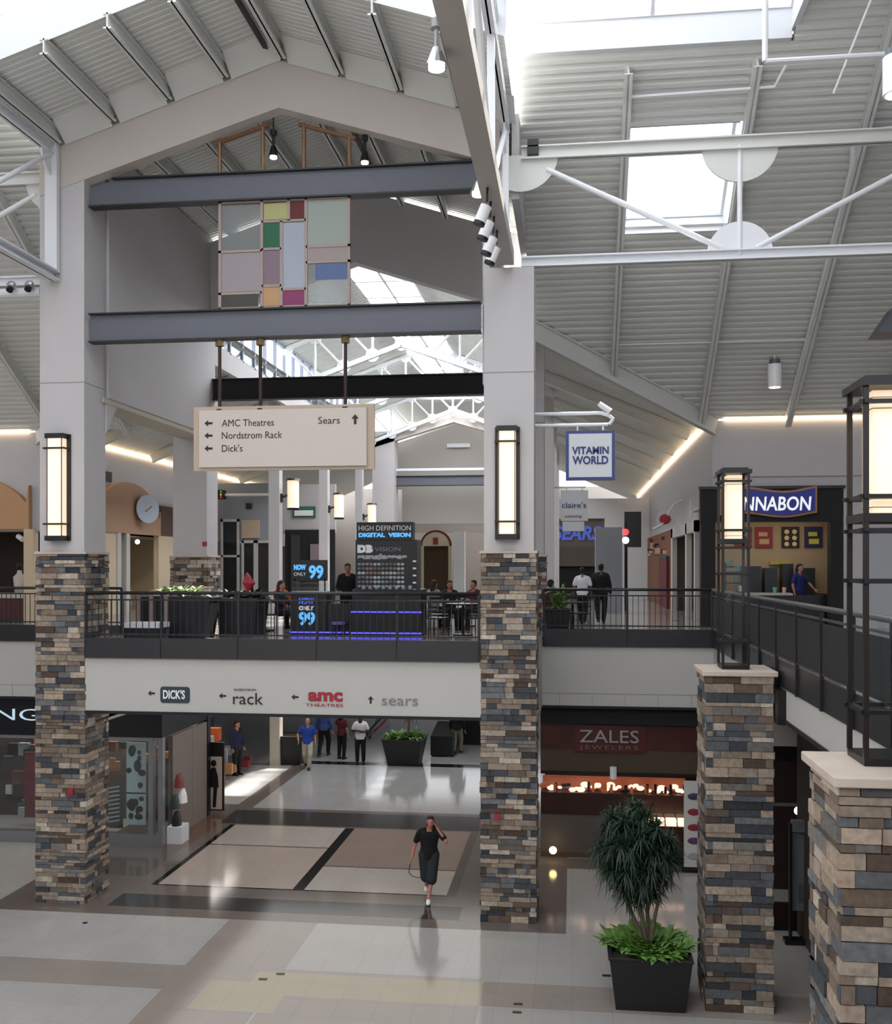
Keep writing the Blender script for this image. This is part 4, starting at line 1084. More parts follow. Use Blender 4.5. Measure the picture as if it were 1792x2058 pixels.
# ---- left aisle: arched clock shop on the x=-15.7 wall, tan arch facing the viewer
TN = mat('tan_stucco', 'b08e76', 0.8, noise=0.05, scale=2)
t = thing('clock_storefront', 'tan arched shopfront with a round clock disc in the left aisle', 'storefront', (-15.6, 35.2, 5.25))
m = MB(); pts = [(31.2, 8.05), (36.98, 8.05), (36.98, 8.95)]
n = 16; cyc, czc = 34.3, 8.35
for i in range(n + 1):
    a = math.radians(12 + i * (156) / n); pts.append((cyc + 2.6 * math.cos(a), czc + 1.5 * math.sin(a)))
pts.append((31.2, 8.6))
m.prism(pts, 'x', -15.7, -15.45); m.build('arched_fascia', TN, t)
box_part(t, 'brown_block', mat('brown_block', '5c4440', 0.8), -15.7, -15.5, 37.1, 38.9, 8.05, 9.2)
MB().tube((-15.6, 35.3, 8.95), (-15.14, 35.02, 8.95), 0.44, n=28).build('drum', mat('brass_drum', 'a08a50', 0.35, metal=0.6), t)
MB().tube((-15.14, 35.02, 8.95), (-15.1, 35.0, 8.95), 0.5, n=28).build('clock_disc', mat('pale_clock', 'b9c6d8', 0.3), t)
MB().bar((-15.14, 34.86, 8.85), (-15.02, 35.14, 9.05), 0.02, 0.04).build('clock_hand', mat('brass_drum'), t)
WL = mat('warm_shop_wall', 'c9b79b', 0.8)
box_part(t, 'wall_panel', WL, -15.7, -15.5, 31.2, 33.3, 5.25, 8.05); box_part(t, 'wall_panel', WL, -15.7, -15.5, 36.9, 38.9, 5.25, 8.05)
box_part(t, 'white_post', 'fascia', -15.72, -15.46, 33.3, 33.6, 5.25, 8.05); box_part(t, 'white_post', 'fascia', -15.72, -15.46, 34.0, 34.3, 5.25, 8.05)
box_part(t, 'back_wall', WL, -18.5, -18.4, 31, 41, 5.25, 8.05)
box_part(t, 'end_wall', WL, -18.5, -15.7, 41, 41.1, 5.25, 8.05)
area(-17, 35, 7.9, 1.5, 5, 30, (1, 0.9, 0.75), 'shop_light')
box_part(t, 'wood_cabinet', 'wood_dark', -18.2, -17.6, 37.0, 38.3, 5.25, 7.6)
box_part(t, 'shop_ceiling', 'plaster_warm', -18.5, -15.7, 31, 41, 8.0, 8.05)
for y in (34.9, 35.9): MB().sphere((-15.9, y, 7.8), 0.09).build('ceiling_spot', M['bulb'], t)
t = thing('tan_arch_storefront', 'tan arched shopfront cut off by the left edge', 'storefront', (-17.6, 28.5, 5.25))
m = MB(); pts = [(-20, 8.0), (-15.95, 8.0), (-15.95, 9.3)] + [(-18.3 + 2.5 * math.cos(math.radians(a)), 8.15 + 1.5 * math.sin(math.radians(a))) for a in range(25, 156, 10)] + [(-20, 9.3)]
m.prism(pts, 'y', 28.4, 28.6); m.build('arched_fascia', mat('warm_tan', 'b8916c', 0.8), t)
box_part(t, 'jamb', WL, -16.1, -15.8, 28.4, 28.7, 5.25, 8.0)
box_part(t, 'dark_interior', mat('dark_brown_wall', '3a3029', 0.9), -20, -16.1, 31, 31.1, 5.25, 8.0)
box_part(t, 'red_counter', mat('maroon_counter', '4a1c20', 0.5), -20, -16.15, 28.5, 29.0, 5.35, 5.95)
box_part(t, 'counter_top', mat('pale_counter'), -20, -16.15, 28.45, 29.05, 5.95, 6.1)
MB().tube((-16.5, 28.8, 7.8), (-16.3, 28.7, 7.7), 0.08).build('track_head', mat('white_enamel'), t)
MB().sphere((-17.1, 28.35, 8.75), 0.2, sc=(1, 0.2, 1)).build('round_emblem', mat('brown_block'), t)
def bust(label, x, y, z, c='b9b2ac'):
    t_ = thing('display_bust', label, 'mannequin', (x, y, z))
    m = MB(); m.loft([(Vector((x, y, z)), (0.14, 0, 0), (0, 0.1, 0)), (Vector((x, y, z + 0.25)), (0.17, 0, 0), (0, 0.12, 0)), (Vector((x, y, z + 0.48)), (0.2, 0, 0), (0, 0.1, 0)), (Vector((x, y, z + 0.58)), (0.08, 0, 0), (0, 0.07, 0)), (Vector((x, y, z + 0.68)), (0.06, 0, 0), (0, 0.06, 0))], 14)
    m.build('torso', mat('mannequin_' + c, c, 0.6), t_, smooth=True)
    MB().sphere((x, y, z + 0.8), 0.11, sc=(0.85, 1, 1.15)).build('head', M['black_matte'], t_, smooth=True)
bust('pale mannequin bust on the counter of the left edge shop', -16.4, 28.7, 6.1)
# vent on the wall
tag(MB().box(-15.7, -15.66, 32.2, 33.3, 9.78, 10.12).build('wall_grille', M['black']), 'black louvre grille high on the left aisle wall', 'grille')
# ---- left end pavilion at y=44
t = thing('window_pavilion', 'blue grey pavilion with tall white framed windows at the end of the left aisle', 'storefront', (-14.5, 44, 5.25))
box_part(t, 'upper_wall', mat('blue_grey_wall', '8f949c', 0.8), -15.7, -13.1, 44, 44.2, 8.0, 10.6)
WF = M['fascia']; DG = mat('dark_shop_glass', '23282a', 0.15)
for (x0, x1, z0, z1) in ((-15.56, -14.72, 5.25, 9.0), (-14.6, -13.95, 5.25, 8.05), (-13.95, -13.2, 5.25, 8.05)):
    m = MB(); m.box(x0, x0 + 0.1, 43.9, 44, z0, z1).box(x1 - 0.1, x1, 43.9, 44, z0, z1).box(x0, x1, 43.9, 44, z1 - 0.12, z1); 
    if z1 > 8.5: m.box(x0, x1, 43.9, 44, 7.3, 7.4)
    m.build('window_frame', WF, t); box_part(t, 'window_glass', DG, x0 + 0.1, x1 - 0.1, 43.95, 43.98, z0, z1 - 0.12)
box_part(t, 'tan_board', 'tan', -14.6, -13.8, 43.9, 44.0, 8.15, 8.95)
tag(MB().box(-14.4, -14.15, 43.9, 44, 9.45, 9.7).build('wall_speaker', M['black']), 'small black square speaker on the blue grey pavilion wall', 'speaker')
t = thing('traffic_light_arm', 'horizontal white arm with small red amber green light box', 'sign', (-14.2, 43.5, 10.0))
MB().tube((-15.3, 43.5, 10.05), (-13.2, 43.5, 10.05), 0.06).tube((-13.3, 43.5, 10.05), (-13.3, 44.0, 10.05), 0.04).build('arm', mat('white_enamel'), t)
MB().box(-15.5, -15.2, 43.35, 43.6, 9.85, 10.25).build('light_box', M['black'], t)
for k, c in enumerate(('c02020', 'd08a20', '209050')): MB().sphere((-15.35, 43.33, 9.93 + k * 0.12), 0.05).build('signal_lamp', mat('sig_' + c, c, 0.4, emit=0.6), t)
t = thing('dark_storefront', 'black shopfront left of the kiosk with a small green edged sign above', 'storefront', (-11.9, 45, 5.25))
box_part(t, 'upper_wall', 'plaster', -13.1, -10.6, 45, 45.2, 8.4, 10.6)
box_part(t, 'black_front', 'black_matte', -12.9, -10.6, 44.9, 45.0, 5.25, 8.55)
box_part(t, 'pilaster', mat('charcoal', '37353a', 0.6), -12.6, -12.2, 44.8, 44.9, 5.25, 8.3)
box_part(t, 'poster', mat('poster_mauve', '8a7a80', 0.6), -11.7, -11.3, 44.78, 44.8, 7.1, 7.9)
box_part(t, 'sign_board', mat('green_edge', '2f6a5a', 0.5), -12.55, -11.5, 44.9, 45.0, 9.1, 9.6)
box_part(t, 'sign_face', WH, -12.45, -11.6, 44.85, 44.9, 9.18, 9.42)

# ================================================================ LOWER LEVEL FRONTS
area(-5.8, 26.0, 3.88, 7.4, 11.4, 260, (1, 0.96, 0.92), 'passage_fill_light')  # broad unseen light sheet added to brighten the passage floor
area(-14.0, 25.3, 3.5, 3, 0.8, 60, (1, 0.93, 0.85), 'store_light'); area(-11.2, 25.4, 3.5, 1.2, 0.8, 40, (1, 0.93, 0.85), 'store_light'); area(-11.4, 30.5, 3.5, 1, 5, 60, (1, 0.93, 0.88), 'store_light')
area(1.0, 26.0, 3.5, 3, 1, 25, (1, 0.8, 0.65), 'store_light')
area(-6, 54, 4.6, 10, 8, 350, (0.95, 0.97, 1), 'far_hall_fill')  # unseen lamp added to lift the far lower floor
# left clothing store (faces viewer, then turns the corner)
t = thing('clothing_storefront', 'lower left clothing store with black fascia and aluminium framed windows', 'storefront', (-13.5, 24.2, 0))
BF = mat('black_fascia_gloss', '14171b', 0.3)
box_part(t, 'black_fascia', BF, -18, -10.0, 24.0, 24.2, 2.68, 3.6)
box_part(t, 'return_fascia', BF, -10.15, -10.0, 24.2, 34.5, 2.68, 3.9)
AL = mat('aluminium', '9a9ca0', 0.35, metal=0.7)
box_part(t, 'sill', AL, -18, -10.0, 24.0, 24.25, 0, 0.28)
box_part(t, 'window_head', AL, -18, -10.0, 24.02, 24.1, 2.6, 2.68)
for x0 in (-13.3, -10.35, -10.1): box_part(t, 'mullion', AL, x0, x0 + 0.12, 24.0, 24.15, 0.28, 2.68)
box_part(t, 'window_pane', M['glass'], -18, -10.1, 24.05, 24.07, 0.28, 2.6)
box_part(t, 'return_pane', M['glass'], -10.05, -10.03, 24.2, 24.7, 0.28, 2.6)
box_part(t, 'interior_wall', mat('dark_brown_wall'), -18, -10.3, 26.6, 26.7, 0, 3.6)
for a, b in ((24.7, 26.0), (26.02, 27.1)): box_part(t, 'taupe_panel', mat('taupe_tile', '7d706a', 0.5, noise=0.04, scale=2), -10.12, -10.0, a, b, 0, 2.62)
text('lettering', 'NG', mat('cool_letter', 'b9d4e2', 0.4, emit=0.5), -14.35, 23.99, 3.05, 0.42, t, 1.15, 0.03, offset=-0.004)
p = box_part(t, 'window_poster', mat('mint_poster', 'a9bdba', 0.7), -11.05, -10.55, 24.3, 24.33, 0.45, 2.5)
q = MB(); r = random.Random(5)
for k in range(16):
    q.sphere((r.uniform(-10.98, -10.62), 24.29, r.uniform(0.55, 2.4)), r.uniform(0.05, 0.11), sc=(1, 0.06, r.uniform(0.7, 1.6)))
q.build('poster_print', M['black'], p)
box_part(p, 'poster_joint', M['black'], -11.05, -10.55, 24.28, 24.3, 1.23, 1.26)
box_part(t, 'script_poster', mat('script_dark', '2c3034', 0.6), -11.6, -11.15, 24.3, 24.33, 0.35, 1.5)
q = MB()
for k in range(9): q.bar((-11.55, 24.28, 0.5 + k * 0.105), (-11.22, 24.28, 0.56 + k * 0.105), 0.01, 0.035)
q.build('script_lines', mat('pale_ink', 'a8acb0', 0.6), t)
box_part(t, 'maroon_banner', mat('maroon_banner', '6a262c', 0.7), -13.75, -13.38, 24.3, 24.34, 0.55, 2.2)
clutter(t, 'display_goods', 40, -14.6, -13.6, 24.6, 26, 0.4, 2.4, ['3a3c40', '8a8f92', '6a4a3a', '1c1c20', 'b0aca6', '5a5e64'], (0.12, 0.34), seed=2)
clutter(t, 'display_goods', 22, -12.4, -10.5, 24.8, 26.2, 1.2, 2.4, ['6a3c24', '8a5a3a', '1c1c20', '4a2a20', 'a06a40'], (0.12, 0.4), seed=6)
# goods and clothes deeper along the passage
t = thing('boutique_storefront', 'dark boutique windows behind the taupe panels, crowded with clothes', 'storefront', (-10.6, 30.5, 0))
box_part(t, 'jamb', 'black', -10.3, -9.98, 27.12, 27.35, 0, 3.6)
box_part(t, 'dark_wall', 'black_matte', -12.6, -12.4, 27.4, 34, 0, 3.6)
box_part(t, 'fascia', 'black', -10.2, -10.0, 27.3, 34, 3.0, 3.6)
clutter(t, 'display_goods', 46, -12.2, -11.2, 28, 33.5, 0.4, 2.9, ['3c4048', '22262c', '8e9094', '6a2a28', 'b3a998', 'c8602f', '2a3358', '55585c'], (0.2, 0.6), seed=9)
clutter(t, 'floor_goods', 10, -11.4, -10.9, 30.5, 33.5, 0.0, 0.3, ['b08458', '8a6a50', '3a4a48', '7a3030'], (0.2, 0.4), seed=12)
t = thing('easel_poster', 'black framed poster of a woman in a short black dress by the boutique door', 'poster', (-9.93, 27.5, 0))
box_part(t, 'frame', 'black', -10.22, -9.62, 27.4, 27.46, 0.1, 2.0)
box_part(t, 'print', mat('pale_print', 'c2b0a4', 0.6), -10.17, -9.67, 27.38, 27.4, 0.14, 1.6)
q = MB(); q.sphere((-9.9, 27.37, 1.42), 0.08, sc=(1, .1, 1.2)); q.prism([(-10.06, 1.1), (-9.95, 1.3), (-9.85, 1.3), (-9.78, 1.05), (-9.76, 0.75), (-10.02, 0.75)], 'y', 27.36, 27.38); q.prism([(-9.9, 0.75), (-9.8, 0.75), (-9.84, 0.2), (-9.93, 0.2)], 'y', 27.36, 27.38)
q.build('figure_print', M['black'], t)
t = thing('handbag_display', 'low white display with black and white bags at the store corner', 'display', (-9.93, 24.6, 0))
m = MB(); m.box(-10.0, -9.62, 24.3, 24.8, 0.0, 0.42); m.build('plinth', mat('bright_white_paint'), t)
for k, (x, y, z, c) in enumerate(((-9.82, 24.5, 0.42, '16161a'), (-9.75, 24.7, 0.95, 'eceaea'), (-9.8, 24.6, 1.35, '7a3a34'), (-9.85, 24.45, 0.85, '2a3a34'))):
    MB().loft([(Vector((x, y, z)), (0.12, 0, 0), (0, 0.16, 0)), (Vector((x, y, z + 0.2)), (0.1, 0, 0), (0, 0.13, 0)), (Vector((x, y, z + 0.34)), (0.05, 0, 0), (0, 0.1, 0))], 10).build('bag', mat('bag_' + c, c, 0.5), t)
# beige lower column
tag(MB().box(-10.4, -10.05, 34.3, 34.7, 0, 4.7).build('lower_column', mat('beige_soffit')), 'pale beige column on the lower floor behind the dark planter box', 'column')
# ---- jeweller's
t = thing('jewellery_storefront', 'dark red brown jeweller shopfront with glowing showcases on the lower right', 'storefront', (1.4, 24.4, 0))
box_part(t, 'black_soffit', 'black_matte', -0.75, 3.4, 24.15, 24.5, 3.2, 3.66)
box_part(t, 'wood_sign_band', mat('red_brown_wood', '4a221c', 0.4, noise=0.25, scale=3), -0.75, 3.4, 24.3, 24.5, 2.58, 3.2)
box_part(t, 'sign_plate', mat('red_brown_plate', '521f1c', 0.4), 0.05, 1.7, 24.26, 24.3, 2.52, 3.16)
text('lettering', 'ZALES', mat('brushed_letter', 'a9a8a6', 0.35, metal=0.3), 0.17, 24.24, 2.76, 0.42, t, 1.37, 0.04, offset=0.0)
text('small_lettering', 'JEWELERS', mat('dim_letter', '8a6a60', 0.4), 0.17, 24.24, 2.6, 0.13, t, 1.35, 0.02, spacing=1.3)
box_part(t, 'olive_band', mat('olive_brown', '4a3c2c', 0.5), -0.75, 3.4, 24.32, 24.5, 2.05, 2.58)
box_part(t, 'interior_back', mat('dark_red_wall', '2a1210', 0.8), -0.75, 6, 28, 28.1, 0, 3.6)
box_part(t, 'dark_frame', 'black', -0.75, 3.4, 24.3, 24.4, 1.98, 2.05)
MB().tube((0.95, 24.2, 1.92), (0.95, 24.2, 2.2), 0.08).build('accent_spot', mat('white_enamel'), t)
ft = lambda x: 24.35 + (x + 0.75) * 0.15
t2 = thing('jewellery_counter', 'glowing glass showcase counter on a dark mahogany base', 'showcase', (1, 24.6, 0))
m = MB(); m.box(-0.75, 2.7, 24.5, 25.1, 0.2, 1.5); m.build('base', M['wood_dark'], t2)
box_part(t2, 'grey_plinth', mat('grey_plinth', '544c48', 0.5), -0.75, 2.7, 24.38, 24.5, 0.12, 0.98)
box_part(t2, 'kickboard', mat('olive_brown'), -0.75, 2.7, 24.36, 24.5, 0, 0.12)
MB().box(-0.75, 2.7, 24.5, 25.1, 1.5, 1.86).build('glass_case', M['glass'], t2)
LW = mat('showcase_glow', 'ffd8bc', 0.5, emit=1.6, ecol='ffcfae')  # trays and copper parts glow themselves, painting in the showcase lighting
r = random.Random(11)
for k in range(34):
    x = -0.7 + k * 0.1; h = r.uniform(0.03, 0.1); z = 1.52 + r.uniform(0, 0.14); mm = (LW, mat('glowing_copper', 'a85a3a', 0.4, emit=0.3), M['black'])[r.choice((0, 0, 0, 1, 2))]
    MB().sphere((x, 24.62 + r.uniform(-.05, .1), z + h / 2), r.uniform(0.04, 0.09), 8, 5, (1.3, 1, 0.8)).build('jewellery_tray', mm, t2)
box_part(t2, 'copper_lining', mat('glowing_copper'), -0.72, 2.68, 24.98, 25.05, 1.5, 1.8)
for k in range(18):
    x = r.uniform(-0.7, 2.6); MB().box(x, x + 0.06, 24.52, 24.58, 1.52, 1.6 + r.uniform(0, 0.16)).build('ring_stand', M['black'] if k % 2 else mat('glowing_copper'), t2)
t3 = thing('jewellery_counter', 'smaller glowing showcase partly behind the tree leaves', 'showcase', (2.2, 24.4, 0))
box_part(t3, 'base', 'wood_dark', 1.3, 2.7, 23.95, 24.3, 0.1, 0.9); 
for k in range(5): box_part(t3, 'jewellery_tray', LW, 1.35 + k * 0.27, 1.57 + k * 0.27, 24.0, 24.25, 0.9, 1.04)
MB().box(1.3, 2.7, 23.95, 24.3, 0.9, 1.2).build('glass_case', M['glass'], t3)
t = thing('banner_stand', 'narrow pale banner with red and dark prints beside the stone pillar', 'banner', (2.8, 23.6, 0))
p = box_part(t, 'banner', mat('pale_banner'), 2.5, 3.05, 23.55, 23.57, 0.1, 2.05)
for k, (z, c) in enumerate(((1.7, '3a3a5a'), (1.35, '8a2a34'), (1.0, '8a2a34'), (0.7, '5a3a5a'), (0.35, '9a9aa4'))): MB().sphere((2.72, 23.54, z), 0.13, sc=(1.1, 0.08, 0.6)).build('print_patch', mat('pr_' + c, c, 0.6), p)
box_part(t, 'foot', 'black', 2.45, 3.1, 23.45, 23.68, 0, 0.08)
tag(MB().sphere((-0.45, 23.9, 0.28), 0.09).build('floor_uplight', mat('warm_glow', 'ffe0a0', 0.4, emit=6, ecol='ffd890')), 'small glowing light low beside the right stone pillar', 'lamp')
# ---- dark front right of the lantern pillar
t = thing('dark_store_corner', 'dark store corner between the two lantern pillars', 'storefront', (5.5, 20, 0))
box_part(t, 'bulkhead', 'plaster_warm', 3.45, 9, 19.9, 20.1, 3.5, 4.5)
box_part(t, 'black_head', 'black', 3.45, 9, 19.95, 20.1, 3.2, 3.5)
box_part(t, 'post', 'black', 3.55, 3.72, 19.95, 20.1, 0, 3.3)
box_part(t, 'red_base', 'wood_dark', 3.72, 9, 20.0, 20.1, 0.1, 0.5); box_part(t, 'black_kick', 'black', 3.55, 9, 19.95, 20.0, 0, 0.1)
box_part(t, 'dark_red_wall', mat('dark_red_wall'), 3.72, 9, 22.5, 22.6, 0, 3.3)
box_part(t, 'rail', AL, 3.72, 6, 19.98, 20.05, 2.35, 2.4)
MB().sphere((4.35, 20.5, 2.15), 0.08).build('ceiling_spot', M['bulb'], t)
t = thing('info_pylon', 'grey free standing panel with faint print behind the nearest pillar', 'sign', (4.5, 19.2, 0))
box_part(t, 'panel', mat('grey_panel', '7d8086', 0.5), 3.98, 4.9, 19.3, 19.36, 0.6, 2.0)
box_part(t, 'head', mat('grey_panel'), 3.98, 4.9, 19.25, 19.4, 2.05, 2.25); box_part(t, 'frame', 'black', 3.94, 3.98, 19.25, 19.4, 0, 2.2); box_part(t, 'print', mat('dim_print', '5e6268', 0.6), 4.1, 4.7, 19.28, 19.3, 0.75, 1.1); box_part(t, 'foot', 'black', 3.85, 4.95, 19.2, 19.45, 0, 0.08)
struct(MB().box(4.2, 4.4, -5, 19.9, 0, 4.5).build('wall_lower_right', mat('dark_brown_wall')))
struct(MB().box(-22, 13, 62, 62.2, 0, 5.2).build('wall_lower_far', M['plaster']))
# floor outlet plates
for k, (x, y) in enumerate(((-4.97, 16.75), (-5.2, 16.5), (-0.92, 16.05), (-0.92, 15.75))):
    tag(MB().box(x, x + 0.14, y, y + 0.07, 0.001, 0.008).build('floor_outlet', mat('brass_plate', '5a4a2a', 0.4, metal=0.4)), ['right of the two brass floor plates left of centre', 'left of the two brass floor plates left of centre', 'farther of two dark brass floor plates at bottom centre', 'nearer of two dark brass floor plates at bottom centre'][k], 'floor plate')
tag(MB().tube((-9.35, 18.72, 0), (-9.35, 18.72, 0.01), 0.05).build('floor_stud', mat('navy_letter')), 'small dark blue dot on the floor in front of the left pillar', 'floor plate')
tag(MB().box(0.5, 0.64, 17.35, 17.42, 0.001, 0.01).build('floor_outlet', M['black']), 'small black floor plate left of the tree planter', 'floor plate')
# alarm devices on pillars
for k, (x, y, z, lb) in enumerate(((-10.2, 19.7, 2.25, 'small red alarm device on the left stone pillar'), (-1.5, 19.7, 2.0, 'small red alarm device on the right stone pillar'), (-10.0, 26.8, 7.45, 'small red alarm device on the farther plaster pillar'))):
    tag(MB().box(x, x + 0.12, y - 0.05, y, z, z + 0.12).build('fire_alarm', RED), lb, 'alarm')
# ================================================================ KIOSK AND UPPER LEVEL FURNITURE
KB = mat('kiosk_black', '0c0d10', 0.35)
LED = mat('violet_led', '5a50ff', 0.4, emit=1.6, ecol='4a48f0')
BL = mat('cyan_letter', '58a8e0', 0.4, emit=0.7, ecol='58a8e0')
t = thing('eyewear_kiosk', 'black mall kiosk tower with rows of glasses and violet light strips', 'kiosk', (-4.4, 24, 5.25))
Z0 = 5.25
MB().box(-5.2, -3.55, 23.8, 24.8, Z0, 6.35).build('base_cabinet', KB, t)
MB().box(-5.15, -3.66, 23.95, 24.6, 6.35, 7.53).build('display_tower', KB, t)
MB().box(-5.11, -3.75, 23.9, 24.2, 7.53, 7.95).build('top_sign', KB, t)
for z in (5.3, 5.8): MB().box(-5.22, -3.53, 23.76, 23.8, z, z + 0.03).build('light_strip', LED, t)
text('lettering', 'HIGH DEFINITION', WH, -5.06, 23.89, 7.75, 0.17, t, 1.26, 0.01); text('lettering', 'DIGITAL  VISION', BL, -5.06, 23.89, 7.6, 0.13, t, 1.26, 0.01, offset=0.008)
text('lettering', 'DB', WH, -5.1, 23.94, 7.24, 0.22, t, 0.38, 0.01, offset=0.022); text('lettering', 'VISION', mat('grey_letter', '8a8a8c', 0.5), -4.68, 23.94, 7.26, 0.14, t, 0.62, 0.01)
text('small_lettering', 'sunglasses', mat('pale_ink'), -5.1, 23.94, 7.08, 0.16, t, 1.2, 0.01, offset=0.01)
r = random.Random(21)
for i in range(6):
    for j in range(6):
        x = -5.05 + i * 0.19; z = 6.42 + j * 0.105
        m = MB(); c = r.choice(['a0a6a8', '7c8286', 'b0b6b6', '5a6064', '8a6a64'])
        m.sphere((x, 23.93, z), 0.046, 8, 4, (1, 0.3, 0.85)); m.sphere((x + 0.095, 23.93, z), 0.046, 8, 4, (1, 0.3, 0.8)); m.bar((x + 0.02, 23.92, z + 0.01), (x + 0.06, 23.92, z + 0.01), 0.01, 0.01)
        tag(m.build('sunglasses', mat('lens_' + c, c, 0.3)), 'pair of sunglasses on the kiosk tower wall', 'glasses', 'sunglasses on the kiosk tower')
for k in range(6): MB().box(-3.76, -3.68, 23.93, 23.95, 6.15 + k * 0.17, 6.19 + k * 0.17).build('price_tag', WH, t)
for k in range(8): tag(MB().sphere((-4.95 + k * 0.16, 23.95, 6.39), 0.06, 8, 5, (0.9, 0.7, 1)).build('display_case_item', mat('lens_a0a6a8', 'a0a6a8', 0.3)), 'small eyewear case on the kiosk ledge', 'glasses case', 'eyewear cases on the kiosk ledge')
t = thing('price_counter', 'black kiosk counter with blue 99 price panels left of the tower', 'kiosk', (-6.2, 24, 5.25))
MB().box(-6.72, -5.85, 23.9, 24.7, Z0, 6.25).build('base_cabinet', KB, t)
MB().box(-6.72, -5.3, 23.95, 24.5, Z0, 6.0).build('side_cabinet', KB, t)
MB().box(-6.72, -5.85, 24.0, 24.05, 6.55, 7.05).build('price_board', KB, t)
for x in (-6.66, -5.93): MB().box(x, x + 0.03, 24.0, 24.04, 6.25, 6.6).build('board_leg', KB, t)
MB().box(-6.7, -5.82, 23.86, 24.2, 6.25, 6.3).build('glass_shelf', mat('pale_glass_edge', 'a9bdb8', 0.2), t)
MB().box(-6.68, -5.84, 23.88, 24.15, 6.3, 6.52).build('glass_case', M['glass'], t)
text('lettering', '99', BL, -6.3, 23.98, 6.62, 0.42, t, 0.36, 0.02, offset=0.015); text('lettering', 'NOW', BL, -6.67, 23.98, 6.82, 0.16, t, 0.3, 0.02, offset=0.01); text('lettering', 'ONLY', WH, -6.67, 23.98, 6.67, 0.12, t, 0.3, 0.02)
text('lettering', '99', BL, -6.52, 23.88, 5.5, 0.42, t, 0.4, 0.02, offset=0.015); text('lettering', 'NOW', mat('deep_blue_letter', '3a5ac0', 0.4, emit=0.5), -6.52, 23.88, 6.0, 0.2, t, 0.38, 0.02, offset=0.012); text('lettering', 'ONLY', WH, -6.52, 23.88, 5.85, 0.13, t, 0.38, 0.02, offset=0.01)
MB().box(-6.74, -5.3, 23.85, 23.9, 5.3, 5.33).build('light_strip', LED, t)
t = thing('kiosk_stool', 'small violet lit stool between the kiosk counter and tower', 'stool', (-5.5, 23.7, 5.25))
MB().tube((-5.5, 23.7, 5.52), (-5.5, 23.7, 5.58), 0.17, n=16).build('seat', mat('violet_grey', '6a62a0', 0.5), t)
for a in range(4): MB().tube((-5.5 + 0.12 * math.cos(a * PI/2 + .7), 23.7 + 0.12 * math.sin(a * PI/2 + .7), 5.52), (-5.5 + 0.17 * math.cos(a * PI/2 + .7), 23.7 + 0.17 * math.sin(a * PI/2 + .7), 5.25), 0.015).build('leg', KB, t)

# cafe tables and chairs
CM = mat('dark_chair_metal', '15161a', 0.45)
def chair(label, x, y, rz, z=5.25, group='dark cafe chairs on the upper floor'):
    t = thing('cafe_chair', label, 'chair', (x, y, z), group, True, rz)
    MB().box(-0.2, 0.2, -0.2, 0.2, 0.43, 0.46).build('seat', CM, t)
    m = MB(); m.box(-0.2, 0.2, 0.17, 0.2, 0.8, 0.88).box(-0.2, 0.2, 0.17, 0.2, 0.6, 0.64); m.build('backrest', CM, t)
    for a in (-1, 1):
        MB().tube((a * 0.18, 0.185, 0), (a * 0.18, 0.185, 0.88), 0.014, n=6).build('leg', CM, t); MB().tube((a * 0.18, -0.18, 0), (a * 0.18, -0.18, 0.44), 0.014, n=6).build('leg', CM, t)
    return t
def table(label, x, y, z=5.25, r=0.42, m_=None):
    t = thing('cafe_table', label, 'table', (x, y, z), 'round cafe tables on the upper floor', True)
    MB().tube((0, 0, 0.72), (0, 0, 0.76), r, n=20).build('table_top', m_ or CM, t)
    MB().tube((0, 0, 0.03), (0, 0, 0.72), 0.035, n=8).build('pedestal', CM, t); MB().tube((0, 0, 0), (0, 0, 0.03), 0.24, n=14).build('foot', CM, t)
    return t
c0 = chair('dark cafe chair right of the kiosk, nearest the railing', -3.1, 23.6, 2.9)
t0 = table('round cafe table right of the kiosk, nearest the railing', -2.6, 24.3)
for x, y, rz, lb in ((-2.2, 23.7, -2.8, 'dark cafe chair tucked beside the right stone pillar'), (-3.3, 25.2, 0.4, 'dark cafe chair behind the nearest table right of the kiosk'), (-2.3, 25.3, -0.3, 'dark cafe chair behind the nearest table, pillar side'),
                     (-2.9, 27.2, 3.0, 'dark cafe chair in the second row right of the kiosk'), (-3.4, 28.9, 0.2, 'dark cafe chair in the third row right of the kiosk'),
                     (-7.5, 24.6, 2.0, 'dark cafe chair left of the kiosk counter'), (-8.3, 25.6, -0.8, 'dark cafe chair between planter and kiosk'), (-7.3, 26.4, 0.3, 'dark cafe chair behind the seated people left of the kiosk'),
                     (-0.2, 25.0, 1.2, 'dark chair behind the railing right of the stone pillar'), (0.2, 26.4, -1.0, 'second dark chair behind the railing right of the stone pillar')):
    copy_tree(c0, (x, y, 5.25), rz, lb)
for x, y, lb in ((-2.9, 28.0, 'round cafe table in the second row right of the kiosk'), (-7.8, 25.3, 'round cafe table left of the kiosk counter'), (0.0, 25.7, 'round cafe table behind the railing below the hanging signs')): copy_tree(t0, (x, y, 5.25), None, lb)

# white slatted bench left
t = thing('white_bench', 'low bench with bright white cushions behind the left end of the railing', 'bench', (-10, 21.6, 5.25))
MB().box(-9.75, -8.85 - 0.1, 21.3, 21.9, 5.55, 5.66).build('cushion', mat('bright_white_paint'), t)
MB().box(-9.75, -8.95, 21.3, 21.9, 5.25, 5.55).build('base', M['black_matte'], t)
for x in (-9.7, -9.4, -9.05): MB().box(x, x + 0.08, 21.84, 21.9, 5.66, 6.25).build('back_slat', mat('taupe_tile'), t)

